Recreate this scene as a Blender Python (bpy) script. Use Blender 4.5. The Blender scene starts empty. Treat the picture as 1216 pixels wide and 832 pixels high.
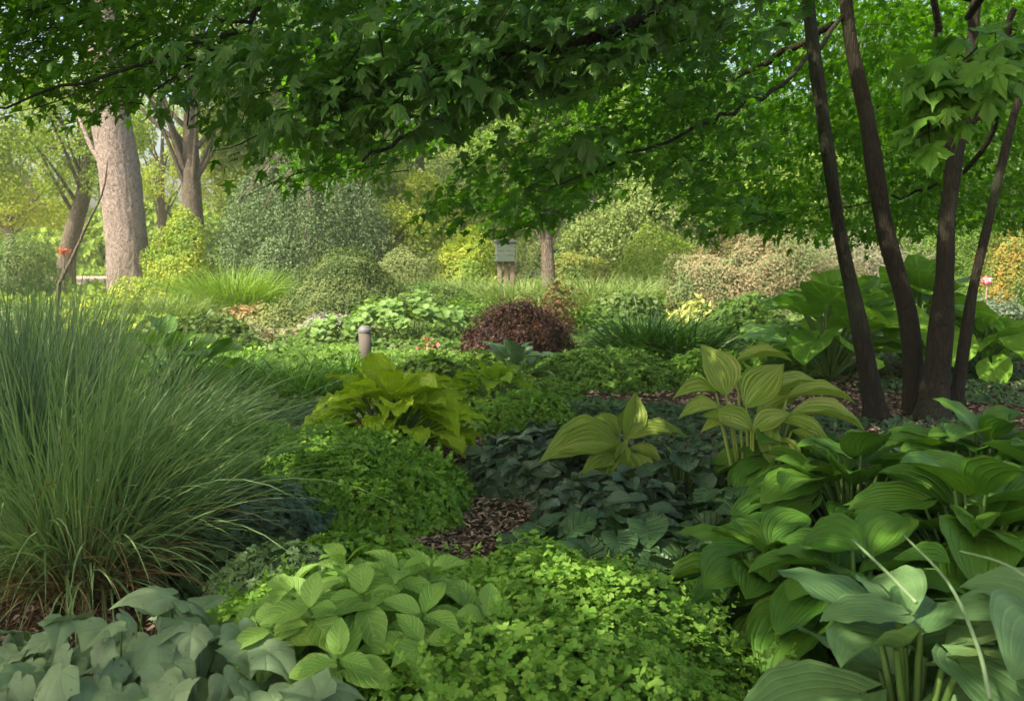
import bpy, math, random
import numpy as np
from math import radians as R_, sin, cos, pi

# ---------------------------------------------------------------- camera, sky, sun, exposure
SC = bpy.context.scene
COL = SC.collection
F_PX, CX, CY, HOR, CAMH = 1168.0, 608.0, 416.0, 290.0, 1.5
PITCH = math.atan((CY - HOR) / F_PX)
SP, CP = sin(PITCH), cos(PITCH)
cam = bpy.data.cameras.new('camera')
camo = bpy.data.objects.new('camera', cam)
COL.objects.link(camo)
camo.location = (0, 0, CAMH)
camo.rotation_euler = (pi / 2 - PITCH, 0, 0)
cam.sensor_width = 36
cam.lens = 36 * F_PX / 1216
cam.clip_start, cam.clip_end = 0.05, 2000
cam.dof.use_dof = True
cam.dof.focus_distance = 5.0
cam.dof.aperture_fstop = 6.3
SC.camera = camo

SUN_EL, SUN_AZ = 48.0, -132.0          # azimuth from +Y towards +X: the sun stands behind the camera's left shoulder
W = bpy.data.worlds.new('World')
SC.world = W
W.use_nodes = True
wn = W.node_tree
sky = wn.nodes.new('ShaderNodeTexSky')
sky.sky_type = 'NISHITA'
sky.sun_disc = False
sky.sun_elevation = R_(SUN_EL)
sky.sun_rotation = R_(SUN_AZ)
sky.air_density, sky.dust_density, sky.ozone_density = 0.7, 5.0, 0.0
bg = wn.nodes['Background']
bg.inputs['Strength'].default_value = 0.15
wn.links.new(sky.outputs[0], bg.inputs['Color'])

sl = bpy.data.lights.new('sun', 'SUN')
sl.energy, sl.angle, sl.color = 2.6, R_(0.5), (1.0, 0.93, 0.82)
so = bpy.data.objects.new('sun', sl)
COL.objects.link(so)
from mathutils import Vector
SUNV = Vector((sin(R_(SUN_AZ)) * cos(R_(SUN_EL)), cos(R_(SUN_AZ)) * cos(R_(SUN_EL)), sin(R_(SUN_EL))))
so.rotation_euler = SUNV.to_track_quat('Z', 'Y').to_euler()
so.location = SUNV * 50

SC.view_settings.view_transform = 'Standard'
SC.view_settings.look = 'None'
SC.view_settings.exposure = 1.45
SC.view_settings.gamma = 1
SC.view_settings.use_white_balance = True
SC.view_settings.white_balance_temperature = 7200
SC.view_settings.white_balance_tint = 8
SC.view_settings.use_curve_mapping = False
cy = SC.cycles
cy.volume_bounces = 1
cy.max_bounces, cy.diffuse_bounces, cy.glossy_bounces, cy.transmission_bounces, cy.transparent_max_bounces = 5, 4, 1, 4, 4
cy.use_denoising = True
cy.caustics_reflective = cy.caustics_refractive = False
cy.sample_clamp_indirect = 6

rng = np.random.default_rng(7)
U = rng.uniform
NR = rng.normal

# ---------------------------------------------------------------- placing helpers
def at(px, py, Y):
    v = (CY - np.asarray(py, float)) / F_PX
    h = Y * (v * CP - SP) / (CP + v * SP)
    dep = Y * CP - h * SP
    return np.stack(np.broadcast_arrays((np.asarray(px, float) - CX) / F_PX * dep, Y, CAMH + h), -1)
def gx(px, d, z=0.0):
    return (px - CX) / F_PX * (d * CP + (CAMH - z) * SP)
def proj(p):
    p = np.atleast_2d(p); h = p[:, 2] - CAMH
    dep = p[:, 1] * CP - h * SP; up = h * CP + p[:, 1] * SP
    return CX + F_PX * p[:, 0] / dep, CY - F_PX * up / dep

# ---------------------------------------------------------------- mesh helpers
def nz(v):
    return v / np.maximum(np.linalg.norm(v, axis=-1, keepdims=True), 1e-9)
class Acc:
    def __init__(s):
        s.v, s.l, s.c, s.uv, s.r, s.n = [], [], [], [], [], 0
    def add(s, V, faces, uv=None, rnd=None):
        """V (n,3); faces: list of int arrays (m,k)"""
        V = np.asarray(V, float)
        s.v.append(V)
        for f in faces:
            f = np.asarray(f)
            if f.size:
                s.l.append((f + s.n).ravel()); s.c.append(np.full(len(f), f.shape[1]))
        s.uv.append(np.zeros((len(V), 2)) if uv is None else uv)
        s.r.append(np.full(len(V), 0.5) if rnd is None else np.broadcast_to(rnd, (len(V),)))
        s.n += len(V)
    def inst(s, T, P, N, D, S, rnd=None, sx=None):
        """copies of leaf template T at P, facing N, tip towards D, size S"""
        P = np.atleast_2d(P); n = len(P)
        if n == 0: return
        z = nz(np.broadcast_to(N, (n, 3))); D = np.broadcast_to(D, (n, 3))
        y = D - (D * z).sum(-1, keepdims=True) * z
        bad = np.linalg.norm(y, axis=-1) < 1e-4
        if bad.any():
            y = y.copy(); y[bad] = np.cross(z[bad], [0.3, 0.8, 0.5])
        y = nz(y); x = np.cross(y, z)
        tv, tf, tuv = T
        S = np.broadcast_to(S, (n,)).astype(float)
        X = tv[:, 0][None, :, None] * (np.ones(n) if sx is None else np.broadcast_to(sx, (n,)))[:, None, None]
        V = X * x[:, None, :] + tv[:, 1][None, :, None] * y[:, None, :] + tv[:, 2][None, :, None] * z[:, None, :]
        V = V * S[:, None, None] + P[:, None, :]
        m = len(tv)
        off = (np.arange(n) * m)[:, None, None]
        faces = [(np.asarray(f)[None] + off).reshape(-1, np.asarray(f).shape[1]) for f in tf]
        rnd = U(0, 1, n) if rnd is None else np.broadcast_to(rnd, (n,))
        s.add(V.reshape(-1, 3), faces, np.tile(tuv, (n, 1)), np.repeat(rnd, m))
    def tube(s, path, rad, k=8, rnd=0.5, wob=0.0, cap=True):
        path = np.asarray(path, float); m = len(path)
        rad = np.interp(np.linspace(0, 1, m), np.linspace(0, 1, len(np.atleast_1d(rad))), np.atleast_1d(rad))
        t = nz(np.gradient(path, axis=0))
        ref = np.array([1.0, 0.13, 0.07]) if abs(t[:, 0]).mean() < 0.8 else np.array([0.1, 0.05, 1.0])
        a = nz(np.cross(t, ref)); b = np.cross(t, a)
        th = np.arange(k) / k * 2 * pi
        rr = np.repeat(rad[:, None], k, 1)
        if wob:
            ph = U(0, 6, 4); sA = np.arange(m)[:, None] * 0.55
            rr = rr * (1 + wob * (np.sin(2 * th + ph[0] + sA * .4) + .7 * np.sin(3 * th + ph[1] - sA * .7) + .5 * np.sin(5 * th + ph[2] + sA)) / 1.5)
        V = path[:, None] + rr[..., None] * (np.cos(th)[None, :, None] * a[:, None] + np.sin(th)[None, :, None] * b[:, None])
        V = V.reshape(-1, 3)
        i = np.arange(m - 1)[:, None] * k; j = np.arange(k)[None]; j2 = (j + 1) % k
        q = np.stack([i + j, i + j2, i + k + j2, i + k + j], -1).reshape(-1, 4)
        ln = np.concatenate([[0], np.cumsum(np.linalg.norm(np.diff(path, axis=0), axis=1))])
        uv = np.stack([np.tile(np.arange(k) / k, m), np.repeat(ln, k)], -1)
        fs = [q]
        if cap: fs += [np.arange(k)[None, ::-1], (np.arange(k) + (m - 1) * k)[None]]
        s.add(V, fs, uv, rnd)
    def build(s, name, mat, parent=None, smooth=True):
        V = np.concatenate(s.v); L = np.concatenate(s.l); C = np.concatenate(s.c)
        me = bpy.data.meshes.new(name)
        off = np.array([0, 0, 0.0])
        if parent is not None: off = np.array(parent.location)
        V = V - off
        me.vertices.add(len(V)); me.vertices.foreach_set('co', V.astype(np.float32).ravel())
        me.loops.add(len(L)); me.loops.foreach_set('vertex_index', L.astype(np.int32))
        me.polygons.add(len(C))
        st = np.concatenate([[0], np.cumsum(C)[:-1]])
        me.polygons.foreach_set('loop_start', st.astype(np.int32))
        me.polygons.foreach_set('use_smooth', np.full(len(C), smooth))
        uvl = me.uv_layers.new(name='UVMap')
        uvl.data.foreach_set('uv', np.concatenate(s.uv)[L].astype(np.float32).ravel())
        at_ = me.attributes.new('rnd', 'FLOAT', 'POINT')
        at_.data.foreach_set('value', np.concatenate(s.r).astype(np.float32))
        me.update(calc_edges=True); me.validate()
        me.materials.append(mat)
        o = bpy.data.objects.new(name, me); COL.objects.link(o)
        if parent is not None: o.parent = parent
        return o
def thing(name, label, cat, loc, group=None):
    o = bpy.data.objects.new(name, None); COL.objects.link(o)
    o.location = tuple(float(c) for c in loc); o.empty_display_size = 0.1
    o['label'] = label; o['category'] = cat
    if group: o['group'] = group
    return o
def tag(o, label=None, cat=None, group=None, kind=None):
    for k, v in (('label', label), ('category', cat), ('group', group), ('kind', kind)):
        if v: o[k] = v
    return o
def box(a, c, h, rz=0.0, bev=0.0, tilt=0.0, rnd=0.5):
    """box of half sizes h; chamfered vertical edges when bev"""
    hx, hy, hz = h
    b = bev
    ring = np.array([(-hx + b, -hy), (hx - b, -hy), (hx, -hy + b), (hx, hy - b), (hx - b, hy), (-hx + b, hy), (-hx, hy - b), (-hx, -hy + b)]) if b else np.array([(-hx, -hy), (hx, -hy), (hx, hy), (-hx, hy)])
    k = len(ring)
    V = np.concatenate([np.c_[ring, np.full(k, -hz)], np.c_[ring, np.full(k, hz)]])
    ct, st = cos(tilt), sin(tilt)
    V = np.c_[V[:, 0], V[:, 1] * ct - V[:, 2] * st, V[:, 1] * st + V[:, 2] * ct]
    cr, sr = cos(rz), sin(rz)
    V = np.c_[V[:, 0] * cr - V[:, 1] * sr, V[:, 0] * sr + V[:, 1] * cr, V[:, 2]] + np.asarray(c)
    j = np.arange(k); j2 = (j + 1) % k
    a.add(V, [np.stack([j, j2, j2 + k, j + k], -1), j[None, ::-1], (j + k)[None]], np.c_[V[:, 0], V[:, 2]], rnd)

# ---------------------------------------------------------------- materials
MATS = {}
class NT:
    def __init__(s, name):
        s.m = bpy.data.materials.new(name); s.m.use_nodes = True
        s.t = s.m.node_tree; s.t.nodes.clear()
        s.out = s.t.nodes.new('ShaderNodeOutputMaterial')
    def n(s, typ, ins=None, **kw):
        x = s.t.nodes.new(typ)
        for k, v in kw.items(): setattr(x, k, v)
        for k, v in (ins or {}).items():
            if isinstance(v, bpy.types.NodeSocket): s.t.links.new(v, x.inputs[k])
            else: x.inputs[k].default_value = v
        return x
    def math(s, op, a, b=0.0, c=0.0):
        return s.n('ShaderNodeMath', {0: a, 1: b, 2: c}, operation=op).outputs[0]
    def mix(s, f, a, b, mode='MIX'):
        x = s.n('ShaderNodeMix', data_type='RGBA', blend_type=mode)
        for i, v in ((0, f), (6, a), (7, b)):
            if isinstance(v, bpy.types.NodeSocket): s.t.links.new(v, x.inputs[i])
            else: x.inputs[i].default_value = v if i == 0 else (*v, 1)
        return x.outputs[2]
    def surf(s, sh): s.t.links.new(sh, s.out.inputs['Surface']); return s.m

def leafmat(name, a, b, rough=0.5, trans=0.3, vein=None, veinc=None, N=9, spec=0.35, tint=(1.25, 1.25, 0.55), bump=0.5, stripe=None, blotch=0.25, patch=None, ps=1.5):
    if name in MATS: return MATS[name]
    t = NT(name)
    r = t.n('ShaderNodeAttribute', attribute_name='rnd').outputs['Fac']
    col = t.mix(r, a, b)
    geo = t.n('ShaderNodeNewGeometry')
    noi = t.n('ShaderNodeTexNoise', {'Vector': geo.outputs['Position'], 'Scale': 14.0, 'Detail': 3.0})
    f = t.math('MULTIPLY', t.math('SUBTRACT', noi.outputs['Fac'], 0.5), blotch * 2)
    hs = t.n('ShaderNodeHueSaturation', {'Color': col, 'Value': t.math('ADD', f, 1.0), 'Hue': t.math('ADD', t.math('MULTIPLY', f, 0.04), 0.5)})
    col = hs.outputs[0]
    nrm = None
    if patch:
        pn = t.n('ShaderNodeTexNoise', {'Vector': geo.outputs['Position'], 'Scale': ps, 'Detail': 5.0, 'Roughness': 0.65})
        col = t.mix(t.n('ShaderNodeMapRange', {0: pn.outputs['Fac'], 1: .44, 2: .6}).outputs[0], col, patch)
    if vein:
        uv = t.n('ShaderNodeUVMap').outputs[0]
        sp = t.n('ShaderNodeSeparateXYZ', {0: uv})
        u, v = sp.outputs[0], sp.outputs[1]
        au = t.math('ABSOLUTE', u)
        if vein == 'parallel':
            w = t.math('COSINE', t.math('MULTIPLY', u, N * pi))
            ribs = t.math('POWER', t.math('MULTIPLY', t.math('ADD', w, 1.0), 0.5), 6.0)
        elif vein == 'pinnate':
            w = t.math('COSINE', t.math('MULTIPLY', t.math('SUBTRACT', v, t.math('MULTIPLY', au, 0.35)), N * 2 * pi))
            ribs = t.math('POWER', t.math('MULTIPLY', t.math('ADD', w, 1.0), 0.5), 10.0)
        else:   # palmate, uv holds the leaf plane itself
            an = t.math('ARCTAN2', u, t.math('ADD', v, -0.02))
            w = t.math('COSINE', t.math('MULTIPLY', an, N))
            ribs = t.math('POWER', t.math('MULTIPLY', t.math('ADD', w, 1.0), 0.5), 30.0)
        mid = t.math('LESS_THAN', au, 0.035 if vein != 'palmate' else 0.008)
        line = t.math('MAXIMUM', ribs, mid)
        vc = veinc or tuple(min(1, c * 1.7 + 0.03) for c in b)
        col = t.mix(t.math('MULTIPLY', line, 0.45 if vein != 'parallel' else (0.28 if stripe else 0.13)), col, vc)
        if stripe:
            sn = t.n('ShaderNodeTexNoise', {'Vector': t.n('ShaderNodeCombineXYZ', {0: t.math('MULTIPLY', u, 9.0), 1: t.math('MULTIPLY', v, 0.8), 2: t.math('MULTIPLY', r, 20.0)}).outputs[0], 'Scale': 1.6, 'Detail': 2.0})
            rp = t.n('ShaderNodeMapRange', {0: sn.outputs['Fac'], 1: 0.45, 2: 0.58})
            col = t.mix(rp.outputs[0], col, stripe)
        dn_ = t.n('ShaderNodeTexNoise', {'Vector': geo.outputs['Position'], 'Scale': 55.0, 'Detail': 2.0})
        edge = t.n('ShaderNodeMapRange', {0: au, 1: .93, 2: 1.0}).outputs[0] if vein != 'palmate' else 0.0
        dmg = t.n('ShaderNodeMapRange', {0: t.math('ADD', dn_.outputs['Fac'], t.math('MULTIPLY', edge, .13)), 1: .70, 2: .74, 4: .75})
        yl_ = t.n('ShaderNodeTexNoise', {'Vector': geo.outputs['Position'], 'Scale': 7.0, 'Detail': 3.0})
        col = t.mix(t.n('ShaderNodeMapRange', {0: yl_.outputs['Fac'], 1: .56, 2: .72, 4: .45}).outputs[0], col, tuple(min(1, c * k) for c, k in zip(b, (1.5, 1.15, .9))))
        col = t.mix(dmg.outputs[0], col, (.13, .095, .035))
        nrm = t.n('ShaderNodeBump', {'Strength': bump, 'Distance': 0.01, 'Height': t.math('ADD', t.math('MULTIPLY', line, -1.0), noi.outputs['Fac'])}).outputs[0]
    pb = t.n('ShaderNodeBsdfPrincipled', {'Base Color': col, 'Roughness': rough, 'Specular IOR Level': spec})
    tc = t.mix(1.0, col, tint, 'MULTIPLY')
    tr = t.n('ShaderNodeBsdfTranslucent', {'Color': tc})
    if nrm is not None:
        t.t.links.new(nrm, pb.inputs['Normal'])
    mx = t.n('ShaderNodeMixShader', {0: trans})
    t.t.links.new(pb.outputs[0], mx.inputs[1]); t.t.links.new(tr.outputs[0], mx.inputs[2])
    MATS[name] = t.surf(mx.outputs[0])
    return MATS[name]

def barkmat(name, a, b, scale=6.0, stretch=0.25, bump=0.6, rough=0.9, fine=1.0, spots=None, gap=.22, lo=.3, hi=.65):
    if name in MATS: return MATS[name]
    t = NT(name)
    p = t.n('ShaderNodeTexCoord').outputs['Object']
    mp = t.n('ShaderNodeMapping', {'Vector': p, 'Scale': (scale, scale, scale * stretch)}).outputs[0]
    n1 = t.n('ShaderNodeTexNoise', {'Vector': mp, 'Scale': 2.0, 'Detail': 8.0, 'Roughness': 0.7})
    vo = t.n('ShaderNodeTexVoronoi', {'Vector': mp, 'Scale': 3.5 * fine}, feature='DISTANCE_TO_EDGE')
    cr = t.n('ShaderNodeMapRange', {0: vo.outputs['Distance'], 1: 0.0, 2: gap})
    f = t.math('MULTIPLY', cr.outputs[0], t.n('ShaderNodeMapRange', {0: n1.outputs['Fac'], 1: lo, 2: hi}).outputs[0])
    col = t.mix(f, a, b)
    if spots:
        n2 = t.n('ShaderNodeTexNoise', {'Vector': p, 'Scale': 1.3, 'Detail': 4.0})
        col = t.mix(t.n('ShaderNodeMapRange', {0: n2.outputs['Fac'], 1: 0.5, 2: 0.68}).outputs[0], col, spots)
    bp = t.n('ShaderNodeBump', {'Strength': bump, 'Distance': 0.03, 'Height': f})
    pb = t.n('ShaderNodeBsdfPrincipled', {'Base Color': col, 'Roughness': rough, 'Specular IOR Level': 0.2, 'Normal': bp.outputs[0]})
    MATS[name] = t.surf(pb.outputs[0]); return MATS[name]

def groundmat(name, a, b, c, scale=40.0, bump=0.8):
    t = NT(name)
    p = t.n('ShaderNodeNewGeometry').outputs['Position']
    n0 = t.n('ShaderNodeTexVoronoi', {'Vector': p, 'Scale': scale, 'Randomness': 1.0})
    n1 = t.n('ShaderNodeTexNoise', {'Vector': p, 'Scale': scale * .6, 'Detail': 6.0, 'Roughness': .75})
    n2 = t.n('ShaderNodeTexNoise', {'Vector': p, 'Scale': 0.6, 'Detail': 4.0})
    sepc = t.n('ShaderNodeSeparateColor', {0: n0.outputs['Color']})
    col = t.mix(sepc.outputs[0], a, b)
    col = t.mix(t.n('ShaderNodeMapRange', {0: n1.outputs['Fac'], 1: .52, 2: .7}).outputs[0], col, c)
    col = t.mix(t.math('MULTIPLY', n2.outputs['Fac'], 0.5), col, a)
    h = t.math('ADD', n1.outputs['Fac'], sepc.outputs[1])
    bp = t.n('ShaderNodeBump', {'Strength': bump, 'Distance': 0.02, 'Height': h})
    return t.surf(t.n('ShaderNodeBsdfPrincipled', {'Base Color': col, 'Roughness': .95, 'Specular IOR Level': .15, 'Normal': bp.outputs[0]}).outputs[0])

def plainmat(name, a, rough=.7, var=.25, scale=8., stretch=(1, 1, 1)):
    if name in MATS: return MATS[name]
    t = NT(name)
    p = t.n('ShaderNodeTexCoord').outputs['Object']
    n1 = t.n('ShaderNodeTexNoise', {'Vector': t.n('ShaderNodeMapping', {'Vector': p, 'Scale': stretch}).outputs[0], 'Scale': scale, 'Detail': 6., 'Roughness': .7})
    col = t.mix(n1.outputs['Fac'], tuple(c * (1 - var) for c in a), tuple(min(1, c * (1 + var)) for c in a))
    bp = t.n('ShaderNodeBump', {'Strength': .3, 'Distance': .01, 'Height': n1.outputs['Fac']})
    MATS[name] = t.surf(t.n('ShaderNodeBsdfPrincipled', {'Base Color': col, 'Roughness': rough, 'Normal': bp.outputs[0]}).outputs[0])
    return MATS[name]

# ---------------------------------------------------------------- leaf templates (tip along +Y, face along +Z)
def grid_leaf(prof, nu=8, nv=12, cup=0.15, bend=0.6, back=0.0, ripple=0.0, rf=5, fold=0.0, rise=0.2, seed=0, asym=0.0):
    """prof: half width along v; bend: how far the blade arches down; back: heart-shaped base"""
    r = np.random.default_rng(seed)
    u = np.linspace(-1, 1, nu + 1); v = np.linspace(0, 1, nv + 1)
    w = np.interp(v, *prof)
    ang = rise - bend * v ** 1.3
    dy = np.cos(ang); dz = np.sin(ang)
    y = np.concatenate([[0], np.cumsum((dy[1:] + dy[:-1]) / 2)]) / nv
    z = np.concatenate([[0], np.cumsum((dz[1:] + dz[:-1]) / 2)]) / nv
    Uu, Vv = np.meshgrid(u, v)
    X = Uu * w[:, None]
    aU = np.abs(Uu)
    Y = y[:, None] - back * aU ** 1.5 * (1 - Vv) ** 3 * 1.0 + 0 * Uu
    Z = z[:, None] + cup * aU ** 1.4 * w[:, None] * 1.6 + fold * aU * w[:, None]
    if ripple:
        Z = Z + ripple * aU ** 2 * np.sin(Vv * rf * 2 * pi + np.sign(Uu) * r.uniform(0, 3) + r.uniform(0, 6)) * (w[:, None] > 0.02)
    Z = Z + asym * Uu * w[:, None]
    V = np.stack([X, Y, Z], -1).reshape(-1, 3)
    k = nu + 1
    i = np.arange(nv)[:, None] * k; j = np.arange(nu)[None]
    q = np.stack([i + j, i + j + 1, i + k + j + 1, i + k + j], -1).reshape(-1, 4)
    return V, [q], np.stack([Uu, Vv], -1).reshape(-1, 2)
def fan_leaf(half, c=(0, 0.3), rings=1, droop=0.25, fold=0.1, wob=0.03, seed=0, mirror=True):
    r = np.random.default_rng(seed)
    h = np.array(half, float)
    o = np.concatenate([h, (h[1:-1] * [-1, 1])[::-1]]) if mirror else h
    n = len(o); c = np.array(c, float)
    pts = [c[None]]
    for k in range(1, rings + 1):
        f = k / rings
        pts.append(c + (o - c) * f)
    P = np.concatenate(pts)
    z = -droop * ((P[:, 0] ** 2) * 0.8 + np.maximum(P[:, 1] - .2, 0) ** 2) + fold * np.abs(P[:, 0]) + wob * r.normal(0, 1, len(P)) * (np.abs(P - c).sum(1))
    V = np.c_[P, z]
    j = np.arange(n); j2 = (j + 1) % n
    fs = [np.stack([np.zeros(n, int), 1 + j, 1 + j2], -1)]
    for k in range(1, rings):
        a = 1 + (k - 1) * n; b = 1 + k * n
        fs.append(np.stack([a + j, b + j, b + j2, a + j2], -1))
    return V, fs, P.copy()

MAPLE_H = [(0, .0), (.09, -.07), (.24, -.08), (.40, .0), (.36, .12), (.27, .20), (.44, .23), (.50, .33), (.70, .50), (.53, .51), (.47, .60), (.34, .54), (.19, .50), (.27, .68), (.17, .76), (.09, .86), (0, 1.05)]
MAPLE_L = [(0, .0), (.38, -.02), (.26, .2), (.68, .5), (.2, .5), (.2, .74), (0, 1.05)]
IVY = [(0, 0), (.10, -.13), (.26, -.17), (.40, -.08), (.50, .10), (.62, .26), (.48, .38), (.42, .50), (.36, .56), (.22, .74), (.10, .90), (0, 1.02)]
def round_outline(n=9, amp=.05, lob=7, notch=.15):
    th = np.linspace(-pi / 2, pi / 2, n)
    rr = .5 * (1 + amp * np.cos(th * lob * 2))
    p = np.c_[rr * np.cos(th), .45 + rr * np.sin(th)]
    p[0] = (0, notch)
    p[-1, 0] = 0
    return p
TRI = [(0, 0), (.12, .02), (.34, -.02), (.5, .16), (.46, .36), (.28, .40), (.14, .42), (.30, .62), (.26, .86), (.10, .90), (0, .84)]
CUT = [(0, 0), (.10, .12), (.44, .02), (.30, .22), (.54, .34), (.28, .38), (.12, .44), (.40, .66), (.18, .68), (.22, .92), (.06, .86), (0, 1.0)]

def jig(o, s, k=.035):
    r = np.random.default_rng(s); o = np.array(o, float); m = len(o); sc = r.uniform(.85, 1.12, 2)
    o[1:-1] += r.normal(0, k, (m - 2, 2)); return o * sc
T_MAPLE = [fan_leaf(jig(MAPLE_H, s, .018), (0, .25), 2, d, f, .03, s) for s, (d, f) in enumerate([(.35, .1), (.75, -.12), (.2, .32), (1.0, .05), (.5, .4), (-.25, .15), (.9, -.25)])]
T_MAPLEL = [fan_leaf(jig(MAPLE_L, s, .03), (0, .28), 1, d, f, .05, s) for s, (d, f) in enumerate([(.35, .15), (.9, -.15), (.2, .35), (-.3, .1), (.8, .4)])]
def crinkle(T, k, s):
    V, f, uv = T; V = V.copy(); x, y = V[:, 0], V[:, 1]
    an = np.arctan2(x, y - .02 + 1e-6); rr = np.hypot(x, y)
    V[:, 2] += k * (1 - np.abs(np.cos(an * 4.3))) * rr * .9 + k * .35 * np.sin(x * 17 + s) * np.sin(y * 15 + s * 2) * rr + k * .5 * np.sin(an * 3 + s) * rr ** 2
    return V, f, uv
T_IVY = [crinkle(fan_leaf(jig(IVY, s, .02), (0, .2), 6, d, f, .0, s), .10, s) for s, (d, f) in enumerate([(.5, .05), (.8, -.02), (.3, .16), (1.0, .05), (.1, .2), (.7, .25)])]
T_ROUND = [fan_leaf(round_outline(11, .05, 5), (0, .3), 2, d, f, .03, s) for s, (d, f) in enumerate([(-.2, .1), (-.4, .0), (.2, .15)])]
T_TRI = [fan_leaf(TRI, (0, .3), 1, d, f, .09, s) for s, (d, f) in enumerate([(.3, .2), (-.3, .1), (.5, .0), (.1, .35)])]
T_CUT = [fan_leaf(CUT, (0, .35), 1, d, f, .06, s) for s, (d, f) in enumerate([(.3, .2), (-.3, .1), (.5, .1)])]
HOSTA = ([0, .04, .12, .25, .4, .55, .7, .82, .92, .97, 1], [.03, .17, .30, .39, .415, .385, .31, .215, .10, .04, .0])
OVATE = ([0, .08, .2, .35, .5, .65, .8, .92, 1], [.03, .13, .23, .29, .28, .22, .13, .05, 0])
LANCE = ([0, .06, .2, .4, .6, .8, .93, 1], [.02, .05, .12, .165, .16, .10, .04, 0])
BROAD = ([0, .03, .12, .3, .5, .7, .85, .95, 1], [.05, .2, .36, .47, .48, .42, .3, .16, .02])
T_HOSTA = [grid_leaf(HOSTA, 10, 14, c, b, .22, rp, 3.5, 0, ri, s, a) for s, (c, b, rp, ri, a) in enumerate([(.22, .7, .010, .25, 0), (.12, 1.0, .015, .35, .15), (.30, .5, .012, .15, -.12), (.05, .9, .02, .3, 0), (.35, .8, .02, .3, .1)])]
T_RIPPLE = [grid_leaf(HOSTA, 8, 14, c, b, .16, rp, 4.5, 0, ri, s, a) for s, (c, b, rp, ri, a) in enumerate([(.2, .9, .045, .3, 0), (.1, 1.2, .05, .4, .1), (.3, .7, .04, .2, -.1)])]
T_OVATE = [grid_leaf(OVATE, 6, 10, c, b, .05, rp, 6, .1, ri, s, a) for s, (c, b, rp, ri, a) in enumerate([(.15, .7, .008, .2, 0), (.05, 1.0, .012, .3, .12), (.25, .5, .01, .1, -.1)])]
T_STRIPE = [grid_leaf(OVATE, 10, 14, c, b, .02, rp, 3, .1, ri, s, a) for s, (c, b, rp, ri, a) in enumerate([(.45, .5, .01, .1, 0), (.35, .9, .012, .3, .2), (.5, 1.3, .014, .45, -.2)])]
T_LANCE = [grid_leaf(LANCE, 6, 12, c, b, .0, rp, 3, .1, ri, s, a) for s, (c, b, rp, ri, a) in enumerate([(.4, .6, .006, .15, 0), (.3, 1.1, .008, .35, .2), (.4, 1.5, .01, .5, -.2)])]
T_BROAD = [grid_leaf(BROAD, 8, 10, c, b, .35, rp, 3.5, 0, ri, s, a) for s, (c, b, rp, ri, a) in enumerate([(.2, .6, .03, .2, 0), (.0, 1.0, .04, .3, .15), (.35, .5, .03, .1, -.15)])]
def quad_leaf(w=.3, f=.12, d=.1):
    V = np.array([(0, 0, 0), (w, .45, f), (0, 1, -d), (-w, .45, f), (0, .45, 0)], float)
    return V, [np.array([(0, 1, 4), (1, 2, 4), (2, 3, 4), (3, 0, 4)])], np.array([(0, 0), (1, .45), (0, 1), (-1, .45), (0, .45)], float)
T_SM = [quad_leaf(.3, .12, .1), quad_leaf(.24, .05, .2), quad_leaf(.36, .16, 0)]
def flat_leaf(w=.35):
    V = np.array([(0, 0, 0), (w, .5, .08), (0, 1, 0), (-w, .5, .05)], float)
    return V, [np.array([(0, 1, 2), (0, 2, 3)])], np.array([(0, 0), (1, .5), (0, 1), (-1, .5)], float)
T_FL = [flat_leaf(.35), flat_leaf(.45), flat_leaf(.25)]

def scatter(a, Ts, P, N, D, S, rnd=None):
    n = len(P); S = np.broadcast_to(S, (n,)); rnd = U(0, 1, n) if rnd is None else rnd
    k = rng.integers(0, len(Ts), n)
    for i, T in enumerate(Ts):
        m = k == i
        if m.any(): a.inst(T, P[m], N[m], D[m], S[m], rnd[m])

def lump(p, s=3.0, seed=0.0):
    x, y, z = p[..., 0] * s, p[..., 1] * s, p[..., 2] * s
    return (np.sin(x + 1.3 * np.sin(y * .9 + seed)) + np.sin(1.7 * y + 1.1 * np.sin(z + seed * 2) + seed) + np.sin(1.4 * z + 1.2 * np.sin(x * 1.2) + 2 * seed)) / 3

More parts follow.
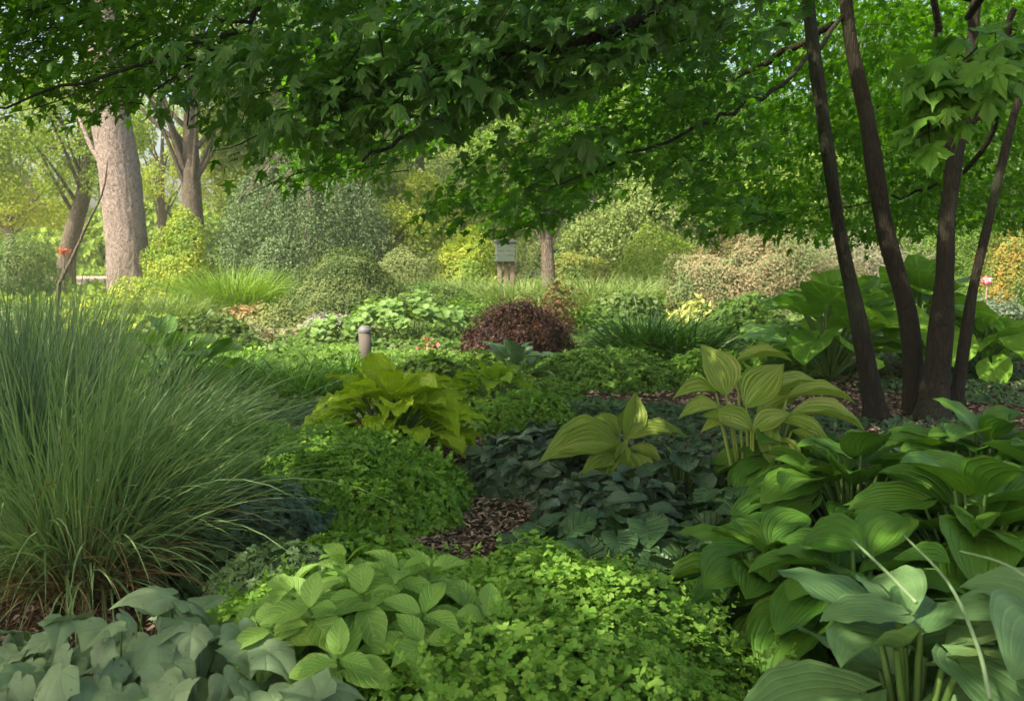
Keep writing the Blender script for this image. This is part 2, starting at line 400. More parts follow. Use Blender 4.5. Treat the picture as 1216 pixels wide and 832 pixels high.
# ---------------------------------------------------------------- plant makers
def mound(name, label, cat, mat, px, d, rx, ry, H, n, Ts, size, group=None, lift=.0, layers=.35, up=.5, jit=.5, lumps=.12, ls=4., z0=0.0, stem=None, part='foliage', dens_low=1.0, x=None, shoots=.10):
    cx = gx(px, d) if x is None else x
    root = thing(name, label, cat, (cx, d, z0), group)
    a = Acc()
    th = U(0, 2 * pi, n); c = U(-.12, 1, n) ** dens_low if dens_low != 1 else U(-.12, 1, n)
    s = np.sqrt(np.maximum(1 - c * c, 0))
    dirn = np.c_[s * np.cos(th), s * np.sin(th), c]
    q = np.abs(dirn) ** 1
    f = 1 - layers * U(0, 1, n) ** 2.2
    base = np.array([cx, d, z0])
    P0 = dirn * [rx, ry, H]
    f = f * (1 + lumps * lump(P0 + base, ls, px * .1)) * (1 + .5 * lumps * lump(P0 + base, ls * 2.7, px * .1))
    P = P0 * f[:, None]
    P[:, 2] = np.maximum(P[:, 2], 0.015) + lift
    P += base
    nr = nz(dirn / np.array([rx, ry, H]))
    N = nz(nr * (1 - up) + np.array([0, 0, up]) + NR(0, jit, (n, 3)) * .6)
    D = nz(dirn * [1, 1, .2] + NR(0, .7, (n, 3)))
    S = size * U(.65, 1.25, n)
    scatter(a, Ts, P - D * S[:, None] * .5, N, D, S)
    if H > .2 and shoots:
        k = max(6, int(n * shoots / 9)); idx = rng.integers(0, n, k); ok = dirn[idx, 2] > .1; idx = idx[ok]; k = len(idx)
        ax = nz(dirn[idx] + [0, 0, .6] + NR(0, .35, (k, 3))); ln = U(.10, .30, k) * min(H, rx) * (.7 if H > 1 else 1)
        t_ = np.tile(np.linspace(.1, 1, 9), k); ii = np.repeat(np.arange(k), 9)
        Q = base + dirn[idx][ii] * [rx, ry, H] * .97 + ax[ii] * (ln[ii] * t_)[:, None]
        DD = nz(ax[ii] + NR(0, .8, (k * 9, 3)))
        scatter(a, Ts, Q, nz(NR(0, .6, (k * 9, 3)) + [0, -.2, .8]), DD, size * U(.6, 1.0, k * 9) * (1.1 - .4 * t_))
    a.build(part, mat, root)
    if stem:
        b = Acc()
        for i in rng.choice(n, min(n, stem), replace=False):
            e = P[i]; st = base + (e - base) * [.35, .35, 0]
            b.tube([st, (st + e) / 2 + [0, 0, .04 * H], e], [size * .05, size * .03], 4, cap=False)
        b.build('stems', STEMG, root)
    return root

def ribbon(a, base, azim, length, lean, curve, width, m=9, rnd=None, tw=.4):
    """n grass blades at once"""
    n = len(base)
    t = np.linspace(0, 1, m + 1)[None]
    ang = (pi / 2 - lean[:, None]) - curve[:, None] * t ** 1.4
    dr = np.cos(ang); dz = np.sin(ang)
    st = (length / m)[:, None]
    r = np.concatenate([np.zeros((n, 1)), np.cumsum((dr[:, 1:] + dr[:, :-1]) / 2 * st, 1)], 1)
    z = np.concatenate([np.zeros((n, 1)), np.cumsum((dz[:, 1:] + dz[:, :-1]) / 2 * st, 1)], 1)
    h = np.stack([np.cos(azim), np.sin(azim), 0 * azim], -1)
    C = base[:, None] + r[..., None] * h[:, None] + z[..., None] * np.array([0, 0, 1.])
    side = np.stack([-np.sin(azim), np.cos(azim), 0 * azim], -1)
    tang = dr[..., None] * h[:, None] + dz[..., None] * np.array([0, 0, 1.])
    nn = np.cross(np.broadcast_to(side[:, None], tang.shape), tang)
    tt = (NR(0, tw, (n, 1)) + NR(0, tw * 1.5, (n, 1)) * t)[..., None]
    sd = side[:, None] * np.cos(tt) + nn * np.sin(tt)
    w = (width[:, None] * np.minimum(1, 1.0 * np.sin(np.clip(t * .92 + .08, 0, 1) ** .55 * pi) * 1.1 + .05) * (1 - t ** 6))[..., None]
    w = np.maximum(w, .0003)
    V = np.stack([C - sd * w / 2, C + sd * w / 2], 2)        # n, m+1, 2, 3
    k = (m + 1) * 2
    i = np.arange(m) * 2
    q = np.stack([i, i + 1, i + 3, i + 2], -1)[None] + (np.arange(n) * k)[:, None, None]
    uv = np.stack(np.broadcast_arrays(np.array([-1., 1.])[None, None, :], t[..., None]), -1)
    uv = np.broadcast_to(uv, (n, m + 1, 2, 2)).reshape(-1, 2)
    rnd = U(0, 1, n) if rnd is None else rnd
    a.add(V.reshape(-1, 3), [q.reshape(-1, 4)], uv, np.repeat(rnd, k))

def grass(name, label, cat, mat, px, d, rb, n, L, lean=(0, .5), curve=(.3, 1.6), width=.008, group=None, azim=None, m=9, z0=0., part='blades', x=None, tw=.4, ry=None):
    cx = gx(px, d) if x is None else x
    root = thing(name, label, cat, (cx, d, z0), group)
    a = Acc()
    th = U(0, 2 * pi, n); rr = rb * np.sqrt(U(0, 1, n))
    base = np.c_[cx + rr * np.cos(th), d + (rr if ry is None else rr / rb * ry) * np.sin(th), np.full(n, z0)]
    az = th + NR(0, .7, n) if azim is None else NR(azim[0], azim[1], n)
    q = rr / rb
    ln = lean[0] + (lean[1] - lean[0]) * q + NR(0, .12, n)
    ribbon(a, base, az, U(L[0], L[1], n), ln, U(curve[0], curve[1], n), width * U(.6, 1.3, n), m, tw=tw)
    a.build(part, mat, root, smooth=False)
    return root

def rosette(name, label, cat, mat, px, d, n, L, Ts, H, rad, group=None, tiers=(1.0, -.45), stemmat=None, sr=.006, z0=0., x=None, spread=1.0, wscale=1.0, noise=.18, az0=None, stems=True):
    """hosta-like plant: stalks from the crown, blades arching out in tiers"""
    cx = gx(px, d) if x is None else x
    root = thing(name, label, cat, (cx, d, z0), group)
    a, b = Acc(), Acc()
    base = np.array([cx, d, z0])
    P, N, D, S = [], [], [], []
    for i in range(n):
        t = (i + .5) / n                          # 0 inner/top, 1 outer/low
        az = i * 2.399963 + U(-.3, .3) + (az0 or 0)
        r = rad * (t ** .6) * .72 * spread * U(.85, 1.15)
        hz = H * (1 - .72 * t ** 1.6) * U(.85, 1.1)
        el = tiers[0] + (tiers[1] - tiers[0]) * t ** .8 + NR(0, noise)
        hd = np.array([cos(az), sin(az), 0])
        p = base + hd * r + [0, 0, hz]
        dn = hd * cos(el) + np.array([0, 0, sin(el)])
        nn = -hd * sin(el) + np.array([0, 0, cos(el)])
        nn = nz(nn + NR(0, noise, 3)); 
        P.append(p); N.append(nn); D.append(dn); S.append(L * U(.75, 1.12) * (1 if t > .25 else .8))
        s0 = base + hd * .03 * rad
        mid = s0 * .45 + p * .55 + [0, 0, .10 * H] - hd * .12 * r
        tt = np.linspace(0, 1, 7)[:, None]
        pa = (1 - tt) ** 2 * s0 + 2 * tt * (1 - tt) * mid + tt ** 2 * p
        if stems: b.tube(pa, [sr * 1.3, sr], 6, cap=False)
    P, N, D, S = map(np.array, (P, N, D, S))
    scatter(a, Ts, P, N, D, S)
    a.build('foliage', mat, root)
    if stems: b.build('stems', stemmat or STEMG, root)
    return root

def curve_pts(pts, m=14):
    pts = np.asarray(pts, float); k = len(pts)
    if k == 2: return pts[0] + (pts[1] - pts[0]) * np.linspace(0, 1, m)[:, None]
    ex = np.concatenate([[2 * pts[0] - pts[1]], pts, [2 * pts[-1] - pts[-2]]])
    out = []
    for s in np.linspace(0, k - 1 - 1e-6, m):
        i = int(s); t = s - i
        p0, p1, p2, p3 = ex[i:i + 4]
        out.append(.5 * ((2 * p1) + (-p0 + p2) * t + (2 * p0 - 5 * p1 + 4 * p2 - p3) * t * t + (-p0 + 3 * p1 - 3 * p2 + p3) * t ** 3))
    return np.array(out)

def tree(name, label, mat, bark, x, y, trunk_h, tr, crown_c, crown_r, n, leaf, group=None, clumps=26, lean=(0, 0), cat='tree', Ts=None, hollow=.55, cr=(.22, .38), up=.3):
    """trunk, limbs running to leaf clumps, crown of many small leaves"""
    root = thing(name, label, cat, (x, y, 0), group)
    crown_c = np.array(crown_c, float); crown_r = np.array(crown_r, float)
    top = np.array([x + lean[0], y + lean[1], trunk_h])
    b = Acc()
    path = curve_pts([(x, y, -.1), (x + lean[0] * .3, y + lean[1] * .3, trunk_h * .4), top, crown_c + [0, 0, crown_r[2] * .5]], 18)
    b.tube(path, [tr * 1.35, tr * 1.05, tr, tr * .9, tr * .6, tr * .25], 12, wob=.05)
    b.build('trunk', bark, root)
    g = U(-1, 1, (clumps * 4, 3)); g = g[(g ** 2).sum(1) < 1][:clumps]
    rr = np.linalg.norm(g, axis=1, keepdims=True)
    g = g / rr * np.maximum(rr, hollow)
    C = crown_c + g * crown_r * .8
    br = Acc()
    for c in C[: min(len(C), 18)]:
        s = path[rng.integers(8, 16)]
        br.tube(curve_pts([s, s * .5 + c * .5 + [0, 0, -.15 * crown_r[2] * U(-.5, 1)], c], 6), [tr * .28, tr * .06], 5, cap=False)
    br.build('branches', bark, root)
    a = Acc(); per = n // len(C)
    for c in C:
        v = nz(NR(0, 1, (per, 3))); f = U(.25, 1, (per, 1)) ** .5
        rad = crown_r * U(*cr) 
        P = c + v * f * rad * (1 + .25 * lump(v, 3, c[0])[:, None])
        N = nz(v * .5 + [0, 0, up] + NR(0, .5, (per, 3)))
        D = nz(v + NR(0, .7, (per, 3)) - [0, 0, .4])
        scatter(a, Ts or T_FL, P, N, D, leaf * U(.6, 1.3, per))
    a.build('crown', mat, root, smooth=False)
    return root

# ================================================================ materials in use
STEMG = plainmat('stem_green', (.10, .19, .04), .5)
M_HOSTA = leafmat('hosta_mid', (.05, .16, .016), (.11, .25, .03), .5, .25, 'parallel', N=9, spec=.35)
M_GLAUC = leafmat('hosta_glaucous', (.11, .23, .085), (.17, .30, .12), .55, .22, 'parallel', N=9, spec=.3, bump=.25)
M_GOLD = leafmat('hosta_gold', (.36, .54, .025), (.50, .66, .05), .5, .35, 'parallel', N=7)
M_STRIPE = leafmat('striped_leaf', (.17, .32, .035), (.26, .40, .055), .42, .32, 'parallel', N=11, veinc=(.42, .5, .16), stripe=(.42, .50, .14), bump=.6)
M_LIME = leafmat('lime_mound', (.14, .32, .045), (.28, .47, .085), .5, .3, spec=.3)
M_LIMEB = leafmat('lime_broad', (.17, .34, .07), (.25, .43, .10), .6, .3, 'pinnate', N=7, bump=.4)
M_IVY = leafmat('grey_ivy', (.16, .25, .14), (.25, .35, .20), .6, .2, 'palmate', N=8.6, veinc=(.24, .33, .19), bump=.25, blotch=.45)
M_GRASS = leafmat('tall_grass', (.15, .29, .12), (.30, .44, .20), .5, .3)
M_GRASSB = leafmat('blue_grass', (.10, .20, .12), (.18, .28, .18), .5, .25)
M_STRAW = leafmat('straw', (.22, .14, .06), (.34, .25, .12), .8, .2)
M_GREEN = leafmat('mound_green', (.14, .33, .04), (.30, .50, .07), .5, .3)
M_BLUEG = leafmat('blue_cut', (.08, .16, .11), (.15, .24, .17), .6, .2)
M_DARK = leafmat('dark_leaf', (.035, .09, .028), (.06, .14, .045), .4, .12, 'pinnate', N=5, spec=.5, bump=.8)
M_DARKB = leafmat('dark_blue_leaf', (.055, .11, .06), (.10, .165, .095), .42, .12, 'palmate', N=9, spec=.6, veinc=(.10, .17, .11))
M_MID = leafmat('mid_leaf', (.05, .13, .02), (.12, .23, .035), .5, .3, patch=(.14, .22, .06), ps=1.2)
M_SUNNY = leafmat('sunny_leaf', (.10, .21, .03), (.20, .33, .05), .55, .35, patch=(.10, .22, .03), ps=1.5)
M_YELLOW = leafmat('yellow_leaf', (.20, .32, .03), (.50, .54, .07), .6, .35, patch=(.20, .34, .05), ps=1.3)
M_BURG = leafmat('burgundy_leaf', (.045, .020, .014), (.13, .052, .028), .45, .12, spec=.5, tint=(1.5, .7, .5))
M_OLIVE = leafmat('olive_leaf', (.06, .12, .025), (.16, .22, .05), .6, .25, patch=(.20, .25, .08), ps=2)
M_PALE = leafmat('pale_leaf', (.11, .23, .05), (.20, .33, .09), .6, .3)
M_PINKY = leafmat('pinkish_leaf', (.13, .19, .07), (.40, .29, .18), .7, .25, tint=(1.1, 1, .8), patch=(.13, .20, .07), ps=1.1)
M_ROSE = leafmat('rosy_leaf', (.14, .20, .08), (.38, .26, .18), .7, .2, tint=(1.1, 1, .8), patch=(.13, .22, .08), ps=1.8)
M_ORANGE = leafmat('orange_leaf', (.10, .20, .03), (.46, .26, .05), .7, .25, tint=(1.1, 1, .8), patch=(.10, .22, .04), ps=1.8)
M_RED = leafmat('red_flower', (.45, .13, .06), (.70, .26, .14), .7, .2, tint=(1, 1, 1))
M_PINK = leafmat('pink_flower', (.75, .2, .28), (.9, .4, .42), .7, .2, tint=(1, 1, 1))
M_CONIF = leafmat('conifer', (.035, .075, .035), (.08, .14, .06), .6, .1)
M_WEEP = leafmat('weeping', (.09, .17, .07), (.17, .26, .11), .6, .2)
M_MAPLE = leafmat('maple_leaf', (.045, .15, .014), (.12, .27, .025), .5, .45, tint=(1.6, 1.9, .3), spec=.3)
M_MAPLEN = leafmat('maple_near', (.06, .17, .03), (.10, .22, .04), .45, .3, 'palmate', N=8.6, veinc=(.13, .27, .08), tint=(1.2, 1.6, .4), spec=.45)
M_MAPLEB = leafmat('maple_bright', (.11, .28, .04), (.17, .36, .055), .45, .35, 'palmate', N=8.6, veinc=(.2, .4, .1), tint=(1.2, 1.5, .4))
M_FAR = [leafmat('far_a', (.13, .25, .03), (.30, .42, .06), .7, .4), leafmat('far_b', (.07, .17, .025), (.18, .30, .04), .7, .35), leafmat('far_c', (.20, .32, .04), (.40, .46, .07), .7, .45)]
M_DEEP = leafmat('deep_green', (.04, .12, .012), (.10, .21, .02), .6, .35, tint=(1.5, 1.8, .3))
BARK_M = barkmat('maple_bark', (.022, .018, .012), (.050, .042, .028), 11, .16, .6, spots=(.045, .05, .03))
BARK_O = barkmat('pine_bark', (.13, .10, .09), (.54, .45, .395), 9, .6, 1.0, fine=1.4, gap=.13, lo=.25, hi=.5)
BARK_G = barkmat('grey_bark', (.10, .085, .065), (.24, .20, .16), 6, .25, .8)
WOODG = plainmat('weathered_wood', (.13, .11, .10), .85, .35, 10, (1, 1, .12))
CAPG = plainmat('grey_cap', (.17, .17, .18), .6, .15)
BOXG = plainmat('green_grey_board', (.07, .10, .08), .85, .3, 12, (.2, 1, 1))
POSTB = plainmat('brown_post', (.20, .15, .12), .9, .3, 9, (1, 1, .15))
M_MULCH = groundmat('mulch', (.045, .027, .018), (.17, .105, .075), (.085, .055, .04), 45)
M_LAWN = groundmat('far_soil', (.05, .09, .02), (.10, .15, .03), (.14, .13, .05), 12)
M_PATH = groundmat('gravel_path', (.42, .32, .25), (.52, .42, .34), (.36, .29, .24), 10, .3)

# ================================================================ ground, road, kerb
def sheet(name, mat, x0, x1, y0, y1, z, n=1, amp=0.):
    a = Acc(); nx = n
    X, Y = np.meshgrid(np.linspace(x0, x1, nx + 1), np.linspace(y0, y1, nx + 1))
    Z = np.full_like(X, z)
    if amp: Z += amp * np.sin(X * 1.3 + np.sin(Y)) * np.sin(Y * 1.1 + .7)
    V = np.stack([X, Y, Z], -1).reshape(-1, 3); k = nx + 1
    i = np.arange(n)[:, None] * k; j = np.arange(nx)[None]
    a.add(V, [np.stack([i + j, i + j + 1, i + k + j + 1, i + k + j], -1).reshape(-1, 4)])
    return tag(a.build(name, mat), kind='structure')
sheet('ground', M_MULCH, -400, 400, -60, 900, -0.02)
sheet('lawn', M_LAWN, -300, 300, 27, 850, -0.014)
sheet('road', M_PATH, -80, 60, 34, 47, -0.008)

# thin summer haze round the whole garden
a = Acc(); box(a, (0, 43, 12), (150, 63, 13.5)); th_ = NT('haze')
vp = th_.n('ShaderNodeVolumePrincipled', {'Color': (.86, .93, .80, 1), 'Density': .0014, 'Anisotropy': .2})
th_.t.links.new(vp.outputs[0], th_.out.inputs['Volume'])
tag(a.build('haze', th_.m, smooth=False), 'thin pale haze softening the far end of the garden', 'haze', kind='stuff')

# wood chips lying on the bare ground
a = Acc()
V, Fq, uvq = np.array([(-.5, -.5, 0), (.5, -.4, .1), (.45, .5, 0), (-.5, .4, .12), ], float), [np.array([(0, 1, 2, 3)])], np.zeros((4, 2))
CH = (V * [.35, 1, 1], Fq, uvq)
def chips(x0, x1, y0, y1, n, s):
    P = np.c_[U(x0, x1, n), U(y0, y1, n), U(-.012, .02, n)]
    a.inst(CH, P, nz(NR(0, .35, (n, 3)) + [0, 0, 1]), NR(0, 1, (n, 3)) * [1, 1, .1], s * U(.5, 1.4, n))
chips(-1.4, 1.6, 4.2, 7.6, 20000, .036); chips(-4, 6.5, 7.6, 12, 16000, .055); chips(-3, -.5, 2.8, 5, 4000, .04); chips(.3, 2.0, 2.2, 4.2, 4000, .04)
t = NT('chip'); rr_ = t.n('ShaderNodeAttribute', attribute_name='rnd').outputs['Fac']
cr_ = t.n('ShaderNodeValToRGB', {0: rr_}); e = cr_.color_ramp.elements
e[0].color = (.05, .03, .02, 1); e[1].color = (.52, .39, .30, 1); m_ = e.new(.5); m_.color = (.24, .16, .12, 1)
M_CHIP = t.surf(t.n('ShaderNodeBsdfPrincipled', {'Base Color': cr_.outputs[0], 'Roughness': .9}).outputs[0])
tag(a.build('wood_chips', M_CHIP, smooth=False), 'brown shredded bark mulch scattered over the bare soil', 'mulch', kind='stuff')

# ================================================================ low carpets nobody could count
def patch(name, label, mat, pts, n, Ts, size, h=(.02, .12), cat='ground cover', avoid=()):
    """pts: list of (px, d, rx, ry, weight)"""
    a = Acc(); w = np.array([p[4] for p in pts], float); w /= w.sum()
    for (px, d, rx, ry, _), m in zip(pts, (w * n).astype(int)):
        th = U(0, 2 * pi, m); r = np.sqrt(U(0, 1, m)) * (1 + .18 * np.sin(th * 3 + px) + .1 * np.sin(th * 7 + d))
        P = np.c_[gx(px, d) + rx * r * np.cos(th), d + ry * r * np.sin(th), np.zeros(m)]
        hh = .5 + .5 * lump(P, 2.2, d)
        P[:, 2] = h[0] + (h[1] - h[0]) * hh * U(.3, 1, m) * np.clip((1.15 - r) * 2.5, .15, 1)
        keep = np.ones(m, bool)
        for (ax, ad, arx, ary) in avoid:
            keep &= ((P[:, 0] - gx(ax, ad)) / arx) ** 2 + ((P[:, 1] - ad) / ary) ** 2 > 1
        P = P[keep]; k = len(P)
        scatter(a, Ts, P, nz(NR(0, .4, (k, 3)) + [0, -.25, 1]), nz(NR(0, 1, (k, 3)) * [1, 1, .3]), size * U(.6, 1.3, k))
    return tag(a.build(name, mat), label, cat, kind='stuff')
patch('ground_cover', 'bright lime small-leaved carpet around the wooden bollard', leafmat('carpet_lime', (.10, .23, .03), (.20, .34, .05), .6, .3),
      [(500, 11.4, 1.7, 1.6, 5), (540, 9.7, .9, .9, 2), (365, 12.6, .9, 1.2, 3), (620, 9.3, .6, .6, 1)], 26000, T_TRI, .055, (.03, .22))
patch('ground_cover', 'dull mid green weedy carpet filling the middle and far beds', M_MID,
      [(300, 14, 5, 3.2, 4), (700, 16, 6, 4, 5), (1000, 15, 4, 3.6, 4), (600, 22, 11, 4.5, 6), (1100, 20, 5, 5, 4), (150, 20, 6, 4, 4), (120, 9, 1.8, 1.6, 2)], 60000, T_SM, .10, (.04, .28))
patch('ground_cover', 'pale green fine-leaved carpet right of the burgundy bush', M_SUNNY,
      [(730, 13.8, 1.6, 1.2, 2), (860, 12.3, 1.5, 1.6, 3), (760, 17, 3, 2, 3), (930, 11.7, .6, .5, 1)], 22000, T_TRI, .07, (.05, .3))
patch('ground_cover', 'dark low sparse carpet under the slender dark maple trunks', M_DARK,
      [(1010, 7.5, 1.6, .9, 2), (1180, 10, 1.2, 1.2, 2), (830, 8.2, 1.2, .9, 2), (1200, 12.5, 1.5, 1.8, 2)], 8000, T_TRI, .05, (.01, .08))
patch('ground_cover', 'fine bluish weeds on the mulch left of the golden hosta', leafmat('weed', (.06, .14, .05), (.12, .21, .09), .6, .25),
      [(250, 8.2, 1.3, .9, 3), (330, 7.2, .8, .6, 2), (170, 7.0, 1.2, .9, 2), (700, 8.8, .7, .5, 1)], 9000, T_CUT, .06, (.02, .12))
patch('ground_cover', 'yellow sunlit low carpet at the foot of the big pale trunk', M_YELLOW,
      [(180, 19.5, 1.6, 1.6, 3), (150, 16.5, .9, 1, 1)], 9000, T_SM, .11, (.08, .5))
patch('ground_cover', 'dusty pink and buff low carpet between the grasses and the box bush', M_ROSE,
      [(300, 15.2, 1.1, 1.4, 3), (330, 18, 1, 1, 1), (400, 15.4, .8, .7, 1)], 11000, T_SM, .08, (.05, .35))
a = Acc()   # short rough lawn beyond the beds
n = 42000; P = np.c_[U(-24, 30, n), U(23, 60, n), np.zeros(n)]
P = P[(P[:, 1] < 33.8) | (P[:, 1] > 47.2)]; n = len(P)
P[:, 2] = U(.02, .14, n)
scatter(a, T_SM, P, nz(NR(0, .7, (n, 3)) + [0, -.4, .6]), nz(NR(0, .5, (n, 3)) + [0, 0, .8]), U(.12, .3, n))
tag(a.build('grass', M_FAR[0]), 'rough sunlit grass beyond the planting on both sides of the road', 'grass', kind='stuff')

# ================================================================ foreground
def mix_ellipse():
    pass
mound('lime_geranium', 'big bright lime mound of tiny ruffled leaves, front centre of the bed', 'perennial', M_LIME, 612, 2.76, .88, 1.08, .47, 26000, T_TRI, .034, up=.45, lumps=.15, ls=7, layers=.3, stem=60)
mound('lime_geranium', 'smaller lime ruffled clump beside the tall grass, left of the broad lime leaves', 'perennial', M_LIME, 350, 3.25, .42, .55, .33, 9000, T_TRI, .032, up=.4, lumps=.15, ls=8, stem=20)
def broad(px, d, n, rad, H, L, label, Ts, mat, name, cat, face=.5, jit=.3, z0=0., low=.45):
    """shoots that end in whorls of leaves spread over a dome"""
    cx = gx(px, d); root = thing(name, label, cat, (cx, d, z0)); a, b = Acc(), Acc()
    for i in range(n):
        th = i * 2.4 + U(-.3, .3); r = rad * math.sqrt((i + .5) / n)
        e = np.array([cx + r * cos(th), d + r * sin(th) * .9, z0 + H * (1 - low * (r / rad) ** 2) * U(.88, 1.08)])
        s = np.array([cx + r * .35 * cos(th), d + r * .35 * sin(th), z0])
        b.tube(curve_pts([s, (s + e) / 2 + [0, 0, .05], e], 6), [L * .045, L * .03], 6, cap=False)
        out = np.array([cos(th), sin(th), 0]) * (r / rad) * .8
        ax = nz(out * .8 + [0, -.15, 1]) 
        for tier, (k, el, sc, dz) in enumerate(((3, .35, .75, 0), (4, -.05, 1.0, -.035), (3, -.5, .95, -.09))):
            ph = U(0, 6)
            for j in range(k):
                az = ph + j * 2 * pi / k + U(-.3, .3); hd = np.array([cos(az), sin(az), 0])
                t1 = nz(np.cross(ax, [0.3, 1, .1])); t2 = np.cross(ax, t1)
                rd = t1 * cos(az) + t2 * sin(az)
                dn = rd * cos(el) + ax * sin(el); nn = ax * cos(el) - rd * sin(el)
                T = Ts[rng.integers(len(Ts))]
                a.inst(T, e + ax * dz + rd * L * .08, nz(nn + NR(0, jit * .4, 3))[None], dn[None], L * sc * U(.8, 1.1))
    a.build('foliage', mat, root); b.build('stems', STEMG, root)
    return root
broad(452, 2.72, 32, .52, .56, .155, 'pale lime plant of pointed toothed leaves, half buried in the big lime mound', T_OVATE, M_LIMEB, 'hydrangea', 'shrub')
broad(500, 2.28, 6, .22, .40, .15, 'low pale lime shoots in front of the big lime mound, at the bottom edge', T_OVATE, M_LIMEB, 'hydrangea', 'shrub', z0=0)

def ivyplant(px, d, rx, ry, H, n, L, label):
    cx = gx(px, d); root = thing('grey_leaved_plant', label, 'perennial', (cx, d, 0)); a, b = Acc(), Acc()
    k = 0; P = []
    for i in range(n):
        th = U(0, 2 * pi); r = math.sqrt((i + .5) / n); layer = U(0, 1) ** 1.5
        z = H * (1 - .35 * r * r) * (1 - .4 * layer)
        e = np.array([cx + rx * r * cos(th), d + ry * r * sin(th), z * (1 + .1 * sin(5 * th))])
        hd = nz(np.array([cos(th) * r + NR(0, .4), sin(th) * r - .55 + NR(0, .4), 0]))
        el = U(-.75, .0); dn = hd * cos(el) + np.array([0, 0, sin(el)]); nn = -hd * sin(el) + np.array([0, 0, cos(el)])
        a.inst(T_IVY[rng.integers(6)], e, nz(nn + NR(0, .2, 3))[None], dn[None], L * U(.7, 1.2))
        s = np.array([cx + rx * r * .5 * cos(th), d + ry * r * .5 * sin(th), 0])
        b.tube(curve_pts([s, (s + e) / 2 - hd * .02, e], 6), [.004, .003], 5, cap=False)
    a.build('foliage', M_IVY, root); b.build('stems', STEMG, root)
ivyplant(170, 2.45, .54, .46, .52, 330, .112, 'felted grey-green plant of lobed leaves filling the bottom left corner')
ivyplant(380, 2.08, .20, .22, .49, 80, .105, 'small grey-green lobed plant at the bottom edge, against the pale lime leaves')

# the tall grasses on the left
def biggrass():
    x, d = gx(95, 4.25), 4.25
    root = thing('ornamental_grass', 'huge arching green grass clump at the left edge, spilling over the mulch', 'ornamental grass', (x, d, 0))
    a = Acc(); n = 1150
    th = U(0, 2 * pi, n); r = .26 * np.sqrt(U(0, 1, n)); base = np.c_[x + r * np.cos(th), d + r * np.sin(th), 0 * th]
    az = np.where(U(0, 1, n) < .45, NR(0, .8, n), th)
    ribbon(a, base, az, U(.85, 1.75, n), U(.02, .85, n), U(.2, 1.5, n), .008 * U(.6, 1.25, n), 11)
    n = 420; th = U(0, 2 * pi, n); r = .27 * np.sqrt(U(0, 1, n)); base = np.c_[x + r * np.cos(th), d + r * np.sin(th), 0 * th]
    ribbon(a, base, th + NR(0, .4, n), U(.55, 1.0, n), U(.35, 1.0, n), U(1.1, 2.2, n), .010 * U(.6, 1.4, n), 11)
    a.build('blades', M_GRASS, root, False)
    b = Acc(); n = 900
    th = U(0, 2 * pi, n); r = .27 * np.sqrt(U(0, 1, n)); base = np.c_[x + r * np.cos(th), d + r * np.sin(th), 0 * th]
    ribbon(b, base[:160], NR(.3, 1.0, 160), U(.7, 1.4, 160), U(.1, .9, 160), U(.8, 2.6, 160), .006 * U(.5, 1.3, 160), 10)
    ribbon(b, base, NR(-.7, 1.2, n), U(.4, .85, n), U(.7, 1.25, n), U(.3, 1.4, n), .007 * U(.5, 1.3, n), 8)
    b.build('dead_blades', M_STRAW, root, False)
biggrass()
grass('ornamental_grass', 'blue-green upright grass clump behind the huge arching one, cut by the left edge', 'ornamental grass', M_GRASSB, -5, 4.9, .38, 1000, (1.0, 1.6), (0, .25), (.1, .8), .010)
grass('ornamental_grass', 'thin wispy grass clump rising in front of the sunny road', 'ornamental grass', M_GRASS, 55, 7.6, .5, 900, (.9, 1.55), (0, .3), (.1, .7), .009)
grass('ornamental_grass', 'loose green grass clump between the arching grass and the rhubarb-like leaves', 'ornamental grass', M_GRASS, 190, 6.6, .38, 800, (.6, 1.0), (.1, .7), (.5, 1.7), .009)
mound('grey_columbine', 'blue-grey finely cut plant at the right foot of the arching grass', 'perennial', M_BLUEG, 300, 4.75, .40, .35, .34, 1500, T_CUT, .075, up=.4, stem=40)
mound('grey_columbine', 'blue-grey cut-leaved plant in the middle of the green mounds, higher up the bed', 'perennial', M_BLUEG, 232, 6.2, .45, .35, .30, 1300, T_CUT, .08, up=.4, stem=30)
mound('yarrow', 'small feathery grey-green tuft on the mulch just above the lime clump', 'perennial', leafmat('yarrow', (.12, .22, .09), (.19, .30, .13), .6, .2), 335, 3.95, .30, .3, .24, 1800, T_CUT, .05, up=.3, stem=20)
mound('dark_groundling', 'dark round-leaved low plant in shadow under the arching grass tips', 'perennial', M_DARK, 255, 4.35, .42, .35, .22, 900, T_ROUND, .055, up=.4, stem=20)

# ================================================================ centre mounds
mound('geranium', 'dense fresh green cushion of small leaves left of the bark path', 'perennial', M_GREEN, 388, 5.55, .82, .80, .40, 25000, T_TRI, .038, up=.35, lumps=.14, ls=5, jit=.7, stem=40)
mound('geranium', 'spreading green shoulder of the bed between the arching grass and the dense cushion', 'perennial', M_GREEN, 280, 6.1, .55, .6, .34, 6500, T_TRI, .05, up=.4, lumps=.16, ls=5, stem=30)
mound('geranium', 'low green edge of small leaves at the bottom of the bark path', 'perennial', M_GREEN, 415, 4.35, .42, .28, .16, 3000, T_TRI, .042, up=.4, lumps=.2, ls=8, stem=10)
mound('spurge', 'small round bright green cushion right of the golden hosta', 'perennial', M_GREEN, 617, 7.9, .46, .42, .30, 5500, T_TRI, .042, up=.35, ls=6, stem=20)
mound('creeping_plant', 'flat bright green cushion of tiny leaves below the burgundy bush', 'perennial', leafmat('creep', (.09, .22, .03), (.19, .33, .06), .5, .3), 722, 10.6, .82, .75, .34, 9000, T_TRI, .055, up=.4, ls=4, stem=10)
